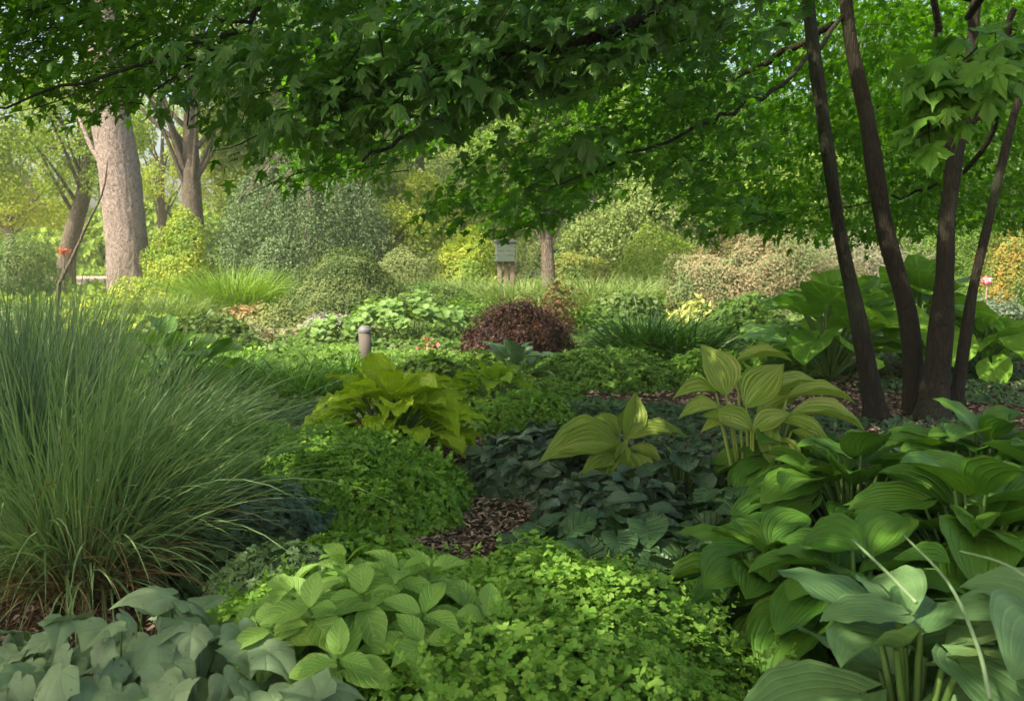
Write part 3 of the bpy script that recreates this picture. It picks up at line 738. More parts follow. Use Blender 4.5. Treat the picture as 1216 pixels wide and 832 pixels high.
rosette('golden_hosta', 'chartreuse hosta with wide wavy leaves left of the small round cushion', 'hosta', M_GOLD, 464, 6.75, 100, .27, T_RIPPLE, .50, .62, tiers=(.75, -.5), spread=1.05)
rosette('golden_hosta', 'smaller yellow-green hosta showing behind the small round cushion', 'hosta', leafmat('hosta_gold2', (.17, .33, .02), (.27, .44, .03), .5, .3, 'parallel', N=7), 585, 8.9, 34, .22, T_RIPPLE, .33, .45, tiers=(.7, -.4))
rosette('bluish_rodgersia', 'bluish plant with pleated leaves at the foot of the burgundy bush', 'perennial', leafmat('rodg', (.10, .20, .10), (.16, .27, .13), .5, .2, 'pinnate', N=6), 612, 10.1, 26, .27, T_OVATE, .40, .42, tiers=(.8, -.2))
mound('fern', 'light green ferny plant between the bollard and the burgundy bush', 'fern', M_SUNNY, 520, 9.9, .55, .45, .36, 2600, T_CUT, .08, up=.3, stem=20)

# dark drooping ginger, shingled slope
mound('wild_ginger', 'sweep of dusky blue-green drooping leaves right of the bark path', 'perennial', M_DARKB, 672, 6.2, .66, .66, .28, 1500, T_HOSTA, .105, up=.15, jit=.35, lumps=.1, layers=.2, stem=60)
def darkmat(px, d, rx, ry, n, label, L=.16, H=.22):
    mound('dark_hosta', label, 'perennial', M_DARK, px, d, rx, ry, H, n, T_BROAD, L, up=.62, jit=.3, lumps=.18, ls=5, layers=.5, stem=60)
mound('wild_ginger', 'lower tongue of dusky drooping leaves reaching down towards the dark wide-leaved carpet', 'perennial', M_DARKB, 735, 5.15, .46, .5, .24, 700, T_HOSTA, .10, up=.2, jit=.35, lumps=.12, layers=.3, stem=30)
darkmat(705, 4.55, .36, .32, 130, 'dark wide-leaved patch just right of the bark path', .14, .18)
rosette('brunnera', 'dark blue-green plant with round veined leaves under the tall striped plant', 'perennial', M_DARKB, 808, 5.35, 46, .15, T_BROAD, .36, .42, tiers=(.4, -.7))
rosette('brunnera', 'second dusky round-leaved plant, below the small striped one', 'perennial', M_DARKB, 690, 5.9, 36, .14, T_BROAD, .28, .36, tiers=(.4, -.7))
darkmat(800, 4.15, .62, .50, 330, 'dark green carpet of wide leaves between the ginger and the big hosta bed')
darkmat(735, 3.75, .34, .32, 130, 'dark wide-leaved patch right behind the crest of the big lime mound')
darkmat(880, 4.8, .42, .40, 170, 'dark wide-leaved patch at the back, below the tall striped plant')

# ================================================================ striped plants, blades set one by one
def blades(name, label, cat, mat, px, d, spec, Ts, sr, sw=None):
    """spec: px,py,dY of blade base; px,py,dY of blade tip; width factor; template; face"""
    bx = gx(px, d); root = thing(name, label, cat, (bx, d, 0)); a, b = Acc(), Acc()
    for (x0, y0, e0, x1, y1, e1, wf, ti, nf) in spec:
        p = at(x0, y0, d + e0); q = at(x1, y1, d + e1); L = np.linalg.norm(q - p)
        dn = (q - p) / L
        a.inst(Ts[ti], p, nz(np.array(nf, float))[None], dn[None], L * 1.06, sx=wf * (sw or 1))
        s = np.array([bx + (p[0] - bx) * .25, d + (p[1] - d) * .3, 0.])
        b.tube(curve_pts([s, s * .45 + p * .55 + [0, 0, .02], p], 8), [sr * 1.25, sr * .9, sr * .7], 8, cap=False)
    a.build('foliage', mat, root); b.build('stems', STRST, root)
STRST = plainmat('yellowish_stem', (.28, .36, .07), .5, .15)
up_ = (0, -.75, .65); fl = (0, -.45, .9)
blades('striped_helleborine', 'tall plant with upright pleated yellow-striped leaves left of the slender maple trunks', 'perennial', M_STRIPE, 893, 5.2, [
    (862, 468, 0, 840, 408, .02, 1.45, 0, (.25, -.9, .3)), (886, 482, -.04, 929, 432, .0, 1.35, 0, (-.3, -.85, .4)),
    (850, 466, -.03, 806, 450, -.1, .8, 1, (0, -.4, .9)), (874, 430, .05, 940, 430, .1, .65, 1, (0, -.5, .8)),
    (934, 474, .0, 1018, 464, -.02, .75, 1, (0, -.45, .9)), (940, 492, -.05, 1030, 506, -.08, .9, 1, (.1, -.5, .85)),
    (892, 510, -.08, 862, 478, -.2, 1.1, 0, (.2, -.8, .6)), (895, 512, -.1, 925, 480, -.2, 1.2, 0, (-.3, -.8, .6)),
    (925, 500, -.06, 990, 520, -.22, .9, 1, (.0, -.6, .8)), (918, 506, -.1, 918, 556, -.25, .9, 1, (-.6, -.7, .35)),
    (940, 512, -.12, 975, 548, -.22, .9, 2, (.4, -.6, .6)), (852, 484, -.1, 812, 478, -.2, .8, 1, (0, -.5, .8)),
    (900, 496, .08, 950, 470, .18, 1.0, 0, (-.2, -.7, .7)), (870, 500, .08, 835, 520, .1, .9, 1, (-.2, -.5, .8)),
    (925, 520, -.14, 940, 566, -.24, .8, 2, (.2, -.8, .5)), (905, 470, .1, 985, 480, .2, .8, 1, (0, -.4, .9))], T_STRIPE, .009, .84)
blades('striped_helleborine', 'lower yellow-green striped plant with drooping pleated leaves in the middle of the bed', 'perennial', leafmat('striped2', (.15, .29, .035), (.24, .37, .05), .42, .3, 'parallel', N=9, veinc=(.34, .42, .1), stripe=(.26, .34, .08), bump=.6), 740, 5.45, [
    (735, 530, 0, 642, 535, -.1, 1.0, 1, (0, -.5, .85)), (738, 545, -.05, 690, 556, -.2, .8, 1, (0, -.5, .85)),
    (742, 520, .0, 762, 465, .05, .9, 0, (.3, -.85, .3)), (745, 522, -.03, 800, 500, -.05, .9, 1, (0, -.6, .8)),
    (740, 525, -.06, 738, 560, -.2, .9, 1, (.2, -.9, .3)), (732, 520, .05, 680, 505, .1, .9, 1, (0, -.5, .8)),
    (748, 532, -.05, 790, 552, -.15, .9, 1, (.1, -.6, .8)), (736, 516, .06, 712, 486, .1, .9, 0, (-.2, -.8, .5)),
    (735, 540, -.1, 712, 575, -.2, .8, 2, (-.2, -.8, .5)), (745, 515, .05, 745, 480, .05, 1.1, 0, (-.3, -.9, .4)),
    (750, 540, -.1, 775, 575, -.2, .8, 2, (.2, -.8, .5)), (752, 520, .1, 815, 520, .15, .9, 1, (0, -.5, .8)), (728, 528, -.04, 664, 518, -.15, .9, 1, (0, -.7, .7)), (744, 535, -.08, 755, 590, -.22, .9, 1, (0, -.9, .4))], T_STRIPE, .007, .95)

# ================================================================ hosta bed, bottom right
HG = 'green hostas massed in the right corner'
HL = .27
for (px, d, n, H, rad, L, lab) in (
    (905, 3.55, 40, .38, .42, .26, 'green hosta at the left end of the right-hand bed, drooping over the lime mound'),
    (1010, 4.3, 56, .54, .54, .29, 'green hosta directly below the leftmost slender maple trunk'),
    (1165, 4.7, 56, .60, .57, .30, 'green hosta at the back by the right edge, below the two right trunks'),
    (1150, 3.55, 56, .57, .52, .31, 'glossy green hosta with one upright bright leaf, above the pale hosta'),
    (1020, 3.2, 46, .46, .44, .28, 'green hosta in the middle of the right-hand bed, behind the pale hosta'),
    (935, 5.2, 44, .44, .46, .26, 'green hosta at the back left of the right-hand bed, under the striped leaves'),
    (1250, 4.0, 46, .60, .50, .30, 'green hosta cut off by the right edge of the picture')):
    rosette('hosta', lab, 'hosta', M_HOSTA, px, d, n, L, T_HOSTA, H, rad, HG, tiers=(.45, -.75), sr=.006)
rosette('glaucous_hosta', 'pale grey-green hosta with very large leaves at the bottom right', 'hosta', M_GLAUC, 1080, 2.42, 22, .33, T_HOSTA, .52, .36, tiers=(.3, -.6), sr=.009, az0=.7)
rosette('glaucous_hosta', 'pale grey-green hosta cut off by the bottom right corner', 'hosta', M_GLAUC, 1240, 2.4, 18, .31, T_HOSTA, .62, .32, tiers=(.3, -.6), sr=.009, az0=2.2)
SCAPE = plainmat('pale_scape', (.22, .33, .16), .5, .1)
for (pts, lab) in (([(1088, 715, 2.25), (1052, 678, 2.4), (1012, 640, 2.6)], 'short straight pale flower stalk lying over the green hosta, left of the curved one'),
                   ([(1176, 830, 1.98), (1160, 765, 2.08), (1125, 690, 2.35), (1072, 634, 2.7)], 'long curved pale flower stalk bending between the two pale hostas'),
                   ([(1240, 700, 2.35), (1190, 668, 2.5), (1140, 654, 2.65)], 'thin pale flower stalk at the right edge, tip lying on a green leaf')):
    P = curve_pts([at(*p) for p in pts], 16); a = Acc(); a.tube(P, [.0052, .0042, .003], 8)
    tag(a.build('flower_stalk', SCAPE), lab, 'flower stalk')

# ================================================================ middle distance
rosette('big_leaf_plant', 'dark plant with a few big rounded leaves right of the tall grasses', 'perennial', leafmat('bigleaf_d', (.07, .19, .02), (.13, .29, .03), .4, .35, 'palmate', N=8), 205, 9.3, 22, .36, T_BROAD, .62, .8, tiers=(.8, -.4), sr=.012)
def strap(name, label, cat, mat, px, d, rb, n, L, w, curve=(.6, 1.9), lean=(0, .6), **k):
    return grass(name, label, cat, mat, px, d, rb, n, L, lean, curve, w, m=8, **k)
DL = leafmat('daylily', (.07, .20, .015), (.14, .32, .03), .42, .3, spec=.5)
for px, d, rb, n, lab in ((285, 9.7, .42, 420, 'bright strappy daylily clump nearest the rhubarb-like leaves'), (352, 9.5, .42, 420, 'bright strappy daylily clump in the middle of the row left of the bollard'),
                      (415, 9.9, .38, 380, 'bright strappy daylily clump closest to the wooden bollard'), (230, 10.6, .5, 380, 'strappy daylily clump at the shaded left end of the row')):
    strap('daylily', lab, 'daylily', DL, px, d, rb, n, (.38, .62), .016, group='daylily clumps in a row left of the bollard')
strap('iris_clump', 'dark green strappy clump right of the burgundy bush', 'perennial', leafmat('iris', (.035, .12, .015), (.08, .20, .025), .4, .25, spec=.5), 770, 12.4, .42, 620, (.65, 1.05), .026, (.4, 1.5), (.1, .7))
strap('iris_clump', 'second dark strappy clump, right half of the pair beside the burgundy bush', 'perennial', leafmat('iris'  , (0, 0, 0), (0, 0, 0)), 812, 12.0, .35, 420, (.55, .95), .026, (.4, 1.6), (.1, .8))
broad(490, 14.6, 44, .95, .74, .135, 'pale scalloped round-leaved mound between the bollard and the burgundy bush', T_ROUND, M_PALE, 'ladys_mantle', 'perennial')
broad(400, 14.0, 20, .55, .45, .125, 'small pale round-leaved mound directly behind the bollard', T_ROUND, M_PALE, 'ladys_mantle', 'perennial')
mound('burgundy_barberry', 'rounded burgundy-leaved bush in the centre of the garden', 'shrub', M_BURG, 615, 12.4, .70, .62, .74, 20000, T_SM, .044, up=.15, lumps=.17, ls=7, layers=.5, shoots=.25, stem=60)
mound('red_cuphea', 'loose upright reddish sprigs behind the burgundy bush', 'shrub', leafmat('redsprig', (.12, .12, .04), (.25, .13, .07), .6, .3), 658, 14.2, .38, .3, 1.0, 900, T_SM, .08, up=.1, lumps=.3, layers=.7, stem=50)
mound('box_bush', 'large clipped dome of tiny olive leaves left of centre', 'shrub', leafmat('box_leaf', (.04, .09, .02), (.11, .18, .045), .6, .2, patch=(.15, .21, .06), ps=2.2), 412, 18.0, 1.16, 1.0, 1.36, 46000, T_SM, .045, up=.25, lumps=.12, ls=3.2, stem=30)
mound('box_bush', 'low dark green bush between the clipped dome and the burgundy bush', 'shrub', M_MID, 505, 18.6, 1.15, .8, .78, 26000, T_SM, .05, up=.3, lumps=.15, ls=2.5, stem=30)
mound('lavender', 'grey-mauve twiggy mound in front of the clipped dome', 'shrub', leafmat('lavender', (.20, .20, .17), (.30, .28, .26), .8, .1), 395, 16.0, .62, .4, .36, 3000, T_FL, .07, up=.1, stem=30)
mound('heuchera', 'rosy bronze leafy clump with an orange flush, below the bright fountain grass', 'perennial', leafmat('heuch', (.14, .22, .07), (.46, .22, .11), .6, .2, patch=(.15, .25, .07), ps=2.2), 298, 17.4, .7, .5, .42, 2600, T_SM, .10, up=.3, stem=10)
mound('heuchera', 'dusty pink low clump on the pale soil patch', 'perennial', M_ROSE, 290, 14.2, .55, .45, .28, 2200, T_SM, .08, up=.3, stem=10)
mound('coral_flowered_plant', 'two small coral red leaves tuft beside the pale round-leaved mound', 'perennial', leafmat('coral', (.45, .16, .12), (.6, .3, .22), .6, .2), 512, 12.9, .2, .12, .24, 26, T_SM, .08, up=.3)
PG = 'pale fountain grasses behind the central bushes'
GP = leafmat('pale_grass', (.15, .25, .07), (.26, .36, .12), .6, .3)
for px, d, rb, n, L, w, lab, mt in (
    (275, 19.5, .75, 1500, (.9, 1.5), .020, 'bright green fountain grass clump right of the big pale trunk', leafmat('bright_grass', (.13, .27, .03), (.24, .38, .06), .55, .35)),
    (560, 21, .8, 900, (.7, 1.2), .022, 'pale fountain grass left of the wooden box on posts', GP), (618, 20, .7, 900, (.7, 1.2), .022, 'pale fountain grass in front of the wooden box on posts', GP),
    (705, 20, .8, 1000, (.7, 1.25), .022, 'pale fountain grass right of the crooked small trunk', GP), (765, 21, .8, 900, (.7, 1.2), .022, 'pale fountain grass between the crooked trunk and the pinkish shrub', GP),
    (505, 20.6, .6, 700, (.6, 1.0), .022, 'pale fountain grass at the left end of the row, above the low dark bush', GP), (205, 18, .6, 700, (.5, .9), .018, 'yellowish short grass clump at the foot of the pale trunk', GP)):
    grass('fountain_grass', lab, 'ornamental grass', mt, px, d, rb, n, L, (.0, .5), (.5, 1.8), w, PG, m=7)
mound('golden_shrub', 'cone-shaped golden yellow shrub right of the big pale trunk', 'shrub', M_YELLOW, 222, 24, .9, .8, 2.15, 19000, T_SM, .075, up=.1, lumps=.35, layers=.55, ls=2, stem=40)
mound('golden_shrub', 'low golden shrub in the sun, left of the bright fountain grass', 'shrub', M_YELLOW, 190, 21, 1.0, .8, .75, 11000, T_SM, .07, up=.2, lumps=.35, layers=.5, ls=2, stem=20)
mound('golden_shrub', 'glowing yellow shrub left of the wooden box on posts', 'shrub', M_YELLOW, 556, 26, 1.0, .9, 1.75, 14000, T_SM, .075, up=.1, lumps=.35, layers=.6, ls=2, stem=20)
mound('cream_hosta', 'pale yellow tuft of narrow leaves right of the dark strappy clump', 'perennial', leafmat('cream', (.35, .42, .12), (.5, .52, .2), .6, .3), 822, 17, .5, .4, .5, 500, T_SM, .2, up=.1, stem=10)
mound('smoke_shrub', 'wide pinkish-buff shrub left of the slender maple trunks', 'shrub', M_PINKY, 905, 20.5, 2.1, 1.4, 1.85, 48000, T_SM, .058, up=.1, lumps=.28, ls=2.6, layers=.5, stem=60)
mound('smoke_shrub', 'grey-pink shrub showing between the slender maple trunks', 'shrub', leafmat('greypink', (.16, .20, .11), (.30, .27, .2), .7, .25), 1035, 22, 1.8, 1.2, 1.7, 26000, T_SM, .06, up=.1, lumps=.28, layers=.5, ls=2, stem=40)
mound('azalea', 'orange and green shrub at the right edge, beyond the trunks', 'shrub', M_ORANGE, 1215, 21, 1.2, 1.0, 1.75, 22000, T_SM, .058, up=.1, lumps=.28, layers=.5, ls=2, stem=40)
mound('blue_grey_shrub', 'low blue-grey mound left of the orange shrub', 'shrub', leafmat('bluegrey', (.12, .19, .12), (.2, .27, .18), .7, .2), 1165, 16.5, 1.1, .8, .62, 6000, T_SM, .07, up=.3, lumps=.15, ls=2, stem=20)
a = Acc(); P = at(1172, 333, 17.0); k = 30; v = nz(NR(0, 1, (k, 3)))
scatter(a, T_SM, P + v * .05, v, nz(NR(0, 1, (k, 3))), np.full(k, .09)); a.tube([P * [1, 1, 0], P * [1, 1, .5] , P], [.01, .006], 5)
tag(a.build('pink_flower', M_PINK), 'single pink bloom left of the orange shrub', 'flower')

BL = leafmat('bigleaf_r', (.13, .32, .04), (.24, .46, .06), .45, .4, 'palmate', N=8, bump=.5)
rosette('umbrella_plant', 'huge-leaved bright green plant left of and behind the slender trunks', 'perennial', BL, 985, 10.9, 28, .58, T_BROAD, .92, .85, tiers=(.9, -.5), sr=.018)
rosette('umbrella_plant', 'huge-leaved plant right behind the two middle slender trunks', 'perennial', BL, 1085, 11.6, 30, .58, T_BROAD, 1.05, .9, tiers=(.9, -.5), sr=.018)
rosette('umbrella_plant', 'huge-leaved low plant at the foot of the thinnest right trunk', 'perennial', BL, 1165, 11.2, 16, .42, T_BROAD, .55, .6, tiers=(.7, -.4), sr=.015)
mound('shade_fern', 'feathery yellow-green clump left of the huge-leaved plants', 'fern', M_SUNNY, 900, 13.2, .9, .7, .5, 4500, T_CUT, .10, up=.3, lumps=.2, stem=20)
mound('shade_fern', 'dim feathery fern at the right edge below the orange shrub', 'fern', M_MID, 1200, 13.5, .9, .8, .5, 3500, T_CUT, .10, up=.3, lumps=.2, stem=20)

MG = 'mixed leafy clumps filling the middle beds'
for px, d, rx, H, mt, T_, sz, lab in ((245, 13.2, .7, .50, M_MID, T_CUT, .10, 'mid green feathery clump left of the rosy patch'), (345, 16.5, .6, .52, M_OLIVE, T_SM, .06, 'olive tuft just in front of the bright fountain grass'),
    (455, 16.8, .6, .50, M_SUNNY, T_CUT, .09, 'fresh ferny clump directly behind the pale round-leaved mound'), (560, 16.5, .7, .58, M_SUNNY, T_SM, .07, 'sunny leafy clump above the left half of the burgundy bush'),
    (690, 15.0, .6, .48, M_SUNNY, T_TRI, .07, 'sunny clump touching the right side of the burgundy bush'), (745, 17.2, .8, .60, M_MID, T_CUT, .10, 'mid green clump above the dark strappy pair'),
    (880, 15.2, .8, .60, M_MID, T_CUT, .10, 'feathery mid green clump in front of the pinkish shrub'), (590, 11.0, .5, .34, M_SUNNY, T_TRI, .06, 'low lime clump under the front of the burgundy bush'),
    (270, 11.3, .6, .36, M_GREEN, T_TRI, .06, 'fresh green low clump behind the daylily row'), (850, 10.6, .55, .30, M_GREEN, T_TRI, .06, 'low green clump behind the tall striped plant'),
    (640, 18, .8, .62, M_OLIVE, T_SM, .06, 'olive clump at the foot of the pale grasses')):
    mound('leafy_perennial', lab, 'perennial', mt, px, d, rx, rx * .8, H, int(5200 * rx * (.06 / sz) ** .8), T_, sz, MG, up=.25, lumps=.28, ls=4, layers=.5, stem=12)

# wooden bollard
x, d = gx(434, 11.85), 11.85
root = thing('garden_bollard', 'short round weathered wooden post with a pale sloping cap in the lime carpet', 'bollard', (x, d, 0))
a = Acc(); a.tube([(x, d, -.05), (x, d, .2), (x, d, .445)], [.078, .076, .076], 24, wob=.01); a.build('post', WOODG, root)
a = Acc(); a.tube([(x, d, .447), (x, d, .475), (x, d, .50), (x, d, .52)], [.083, .083, .066, .048], 24); a.build('cap', CAPG, root, False)
# wooden box on two posts
x, d = gx(600, 22.5), 22.5
root = thing('wooden_box', 'grey-green boarded wooden box standing on brown posts behind the pale grasses', 'wooden box', (x, d, 0))
a = Acc()
for i, (zz, hh, mt) in enumerate(((1.50, .045, 0), (1.40, .045, 0), (1.30, .045, 0), (1.20, .045, 0))):
    box(a, (x, d, zz), (.225 - .006 * i, .2, hh), .1, .01, rnd=U())
a.build('boards', BOXG, root, False)
a = Acc(); box(a, (x, d, 1.575), (.25, .23, .028), .1, .01); a.build('lid', BOXG, root, False)
a = Acc(); box(a, (x, d, 1.135), (.25, .225, .022), .1, .01); a.build('base', BOXG, root, False)
for dx in (-.13, .02, .16):
    a = Acc(); box(a, (x + dx, d - .02 * (dx > .1), .56), (.045, .045, .55), .1, .006); a.build('post', POSTB, root, False)
a = Acc(); a.tube([(x + .03, d, 1.6), (x + .03, d, 1.66), (x + .02, d, 1.72)], [.03, .02, .01], 8); a.build('finial', POSTB, root)

# small crooked tree
tree('crooked_tree', 'small crooked brown trunk right of the wooden box on posts', M_FAR[1], BARK_G, gx(652, 22), 22, 2.1, .15, (gx(655, 22), 22, 3.9), (2.2, 1.8, 1.5), 16000, .10, lean=(-.05, .1), clumps=22)

# ================================================================ background left
x, d = gx(155, 25), 25.0
root = thing('oak_tree', 'massive pale pinkish-barked tree trunk on the left, in full sun', 'tree', (x, d, 0))
b = Acc()
pth = curve_pts([at(158, 368, d), at(153, 340, d), at(150, 280, d), at(141, 200, d), at(131, 130, d), at(124, 40, d), at(112, -120, d), at(105, -260, d)], 60)
m = len(pth); k = 64
tt = np.linspace(0, 1, m)
rad = np.interp(tt, [0, .05, .12, .3, .5, .75, 1], [.76, .60, .53, .50, .47, .42, .34])
b.tube(pth, rad, k, wob=.025)
V = b.v[0]; c = np.repeat(pth, k, 0); th = np.tile(np.arange(k) / k * 2 * pi, m); hh = V[:, 2]
rid = .007 * (np.sin(th * 19 + 2 * np.sin(hh * 2.3) + .8 * np.sin(hh * 7 + th * 3)) + .8 * np.sin(th * 31 - hh * 3 + 1.3 * np.sin(hh * 5))) + .012 * np.sin(hh * 23 + 4 * np.sin(th * 9))
root_fl = np.exp(-np.maximum(hh, 0) * 2.6) * .13 * np.sin(th * 5 + 1)
b.v[0] = V + nz(V - c) * (rid + root_fl)[:, None]
b.build('trunk', BARK_O, root)
br = Acc(); top = pth[-8]
cc = []
for i in range(16):
    az = i * 2.4; c = top + np.array([cos(az) * U(1.5, 4.5), sin(az) * U(1.2, 3.5), U(-.8, 3.2)]); cc.append(c)
    br.tube(curve_pts([pth[-1 - i % 12], (top + c) / 2 + [0, 0, .4], c], 6), [.13, .03], 6, cap=False)
br.tube(curve_pts([at(146, 210, 25), at(118, 190, 25.2), at(98, 150, 25.5), at(80, 90, 26)], 10), [.10, .07, .05, .03], 8)
br.build('branches', BARK_O, root)
a = Acc()
for c in cc:
    k = 1100; v = nz(NR(0, 1, (k, 3))); f = U(.2, 1, (k, 1)) ** .5
    scatter(a, T_FL, c + v * f * [1.5, 1.3, .9], nz(v * .5 + [0, 0, .3] + NR(0, .5, (k, 3))), nz(v + NR(0, .7, (k, 3))), U(.09, .19, k))
a.build('crown', M_FAR[1], root, False)

def bt(px, d, top_py, cpy, rpx, rz, n, leaf, mt, lab, tr=.22, group='background trees behind the garden', name='background_tree', lean=(0, 0), th=None, clumps=40, bark=None, **k):
    x = gx(px, d); c = at(px, cpy, d); n = int(n * (1.1 if px < 250 else 2.0)); leaf = leaf * .74
    r = rpx / F_PX * d
    return tree(name, lab, mt, bark or BARK_G, x, d, th or max(1.5, c[2] - rz * .6), tr, (c[0] + lean[0], d, c[2]), (r, r * .8, rz), n, leaf, group, clumps, lean, **k)
bt(232, 32, 0, 60, 150, 3.2, 15000, .15, M_FAR[0], 'straight grey-brown trunk between the big pale trunk and the weeping tree', .33, th=4.6, cr=(.18, .3))
bt(75, 35, 0, 150, 120, 3.0, 13000, .16, M_FAR[0], 'leaning forked tree left of the big pale trunk', .30, lean=(1.0, 0), th=3.8, cr=(.16, .28))
bt(15, 38, 0, 200, 110, 2.7, 13000, .17, M_FAR[2], 'yellow-green tree at the left edge beyond the road', .2, cr=(.18, .3))
bt(-60, 30, 0, 160, 110, 3.0, 10000, .15, M_FAR[0], 'tree just outside the left edge with branches reaching in', .25)
bt(195, 44, 0, 190, 85, 3.2, 9000, .18, M_FAR[2], 'airy pale tree seen against the sky right of the big trunk', .2, cr=(.14, .26))
bt(290, 36, 0, 150, 85, 3.6, 13000, .16, M_FAR[2], 'yellow-green tree above the golden cone shrub', .2, cr=(.2, .32))
bt(345, 33, 0, 130, 110, 3.4, 15000, .15, M_FAR[1], 'dense green tree behind the weeping tree', .22)
bt(480, 29, 0, 265, 75, 1.7, 15000, .12, M_FAR[2], 'yellow-green understorey tree above the clipped dome', .12, clumps=34)
bt(500, 36, 0, 130, 130, 3.4, 14000, .16, M_FAR[1], 'green tree behind the yellow-green understorey tree', .22)
bt(690, 38, 0, 150, 140, 3.6, 13000, .17, M_FAR[0], 'broad tree far behind the crooked small trunk', .25)
bt(750, 28, 0, 268, 85, 1.5, 15000, .11, leafmat('palegreen_t', (.17, .27, .08), (.28, .36, .11), .6, .3), 'pale grey-green bushy tree behind the pinkish shrub', .12, clumps=34)
bt(850, 31, 0, 180, 120, 3.0, 17000, .14, M_DEEP, 'sunlit green tree above the pinkish shrub', .2)
bt(1010, 30, 0, 205, 120, 2.8, 18000, .13, M_DEEP, 'green tree behind the slender maple trunks', .2)
bt(1180, 30, 0, 205, 120, 2.8, 18000, .13, M_DEEP, 'green tree at the right edge behind the orange shrub', .2)
bt(1120, 40, 0, 100, 220, 4.4, 22000, .2, M_DEEP, 'tall tree behind everything on the right', .3)
bt(1330, 28, 0, 160, 160, 3.4, 9000, .16, M_MID, 'tree outside the right edge closing off the garden', .25)

M_SOFT = leafmat('soft_green', (.15, .26, .07), (.28, .38, .12), .65, .35, patch=(.30, .40, .08), ps=.7)
M_SOFTD = leafmat('soft_deep', (.08, .19, .03), (.18, .31, .05), .65, .35, patch=(.24, .36, .05), ps=.8)
for px, d, cpy, rp, rz, mt, lab in ((310, 33, 225, 62, 2.2, M_SOFT, 'soft pale tree filling the space behind the golden cone shrub'), (420, 30, 225, 80, 2.0, M_SOFTD, 'fresh green low-branched tree right of the weeping tree'),
    (560, 32, 235, 80, 1.9, M_SOFT, 'pale low-branched tree behind the wooden box'), (640, 35, 215, 90, 2.2, M_SOFTD, 'fresh green tree behind the layered conifer'),
    (820, 29, 235, 85, 1.9, M_SOFTD, 'fresh green low-branched tree over the left half of the pinkish shrub'), (940, 28, 235, 90, 1.9, M_SOFTD, 'fresh green tree just left of the leftmost slender trunk'),
    (1100, 27, 235, 90, 1.9, M_DEEP, 'deep green low tree seen between the slender trunks'), (-10, 40, 230, 60, 2.1, M_SOFT, 'soft pale tree at the left edge beyond the leaning forked one'),
    ):
    bt(px, d, 0, cpy, rp, rz, 13000, .12, mt, lab, .1)

# weeping tree: strands hanging from arched limbs
x, d = gx(365, 26.5), 26.5
root = thing('weeping_tree', 'blue-green weeping tree with hanging strands above the clipped dome', 'tree', (x, d, 0), 'background trees behind the garden')
b = Acc(); b.tube(curve_pts([(x, d, -.1), (x + .1, d, 1.6), (x - .1, d, 2.9), (x + .05, d, 3.6)], 10), [.2, .15, .08], 10); b.build('trunk', BARK_G, root)
a = Acc(); n = 620; br = Acc()
for i in range(n):
    az = U(0, 2 * pi); r = 2.1 * math.sqrt(U(0, 1)); top = 4.1 - .42 * r * r + U(-.5, .3)
    L = min(U(.5, 2.4), top - .25); k = int(L / .022)
    s = np.array([x + r * cos(az), d + r * sin(az) * .8, top]); t_ = np.linspace(0, 1, k)
    P = s + np.c_[cos(az) * .25 * t_ ** .5, sin(az) * .2 * t_ ** .5, -L * t_] + NR(0, .065, (k, 3)) + [NR(0, .2), 0, 0] * t_[:, None]
    scatter(a, T_FL, P, nz(NR(0, 1, (k, 3)) + [0, -.5, .2]), nz(NR(0, .5, (k, 3)) - [0, 0, 1]), U(.04, .08, k))
    if i % 12 == 0: br.tube(curve_pts([(x, d, 3.0), (s + [x, d, 3.6]) / 2 + [0, 0, .3], s], 6), [.05, .015], 5, cap=False)
a.build('crown', M_WEEP, root, False); br.build('branches', BARK_G, root)

# layered conifer
x, d = gx(705, 29.5), 29.5
root = thing('layered_conifer', 'dark conifer with flat layered branches behind the crooked small trunk', 'tree', (x, d, 0), 'background trees behind the garden')
b = Acc(); b.tube([(x, d, -.1), (x, d, 2.5), (x, d, 5.5)], [.16, .12, .04], 10); b.build('trunk', BARK_G, root)
a = Acc(); br = Acc()
for i in range(60):
    z = .5 + i * .08 + U(-.04, .04); L = (5.6 - z) * .46 * U(.75, 1.05); az = i * 2.4
    hd = np.array([cos(az), sin(az), 0.]); e = np.array([x, d, z]) + hd * L + [0, 0, -.12 * L]
    br.tube([(x, d, z), np.array([x, d, z]) + hd * L * .5 + [0, 0, .03], e], [.03, .008], 5, cap=False)
    k = 230; s = U(.12, 1, k); lat = NR(0, .16, k) * (1.25 - s) * L
    P = np.array([x, d, z]) + hd * (s * L)[:, None] + np.c_[-sin(az) * lat, cos(az) * lat, NR(0, .025, k) - .12 * L * s ** 2]
    scatter(a, T_FL, P, nz(NR(0, .35, (k, 3)) + [0, 0, 1]), nz(hd + NR(0, .6, (k, 3)) - [0, 0, .2]), U(.07, .14, k))
a.build('crown', M_CONIF, root, False); br.build('branches', BARK_G, root)

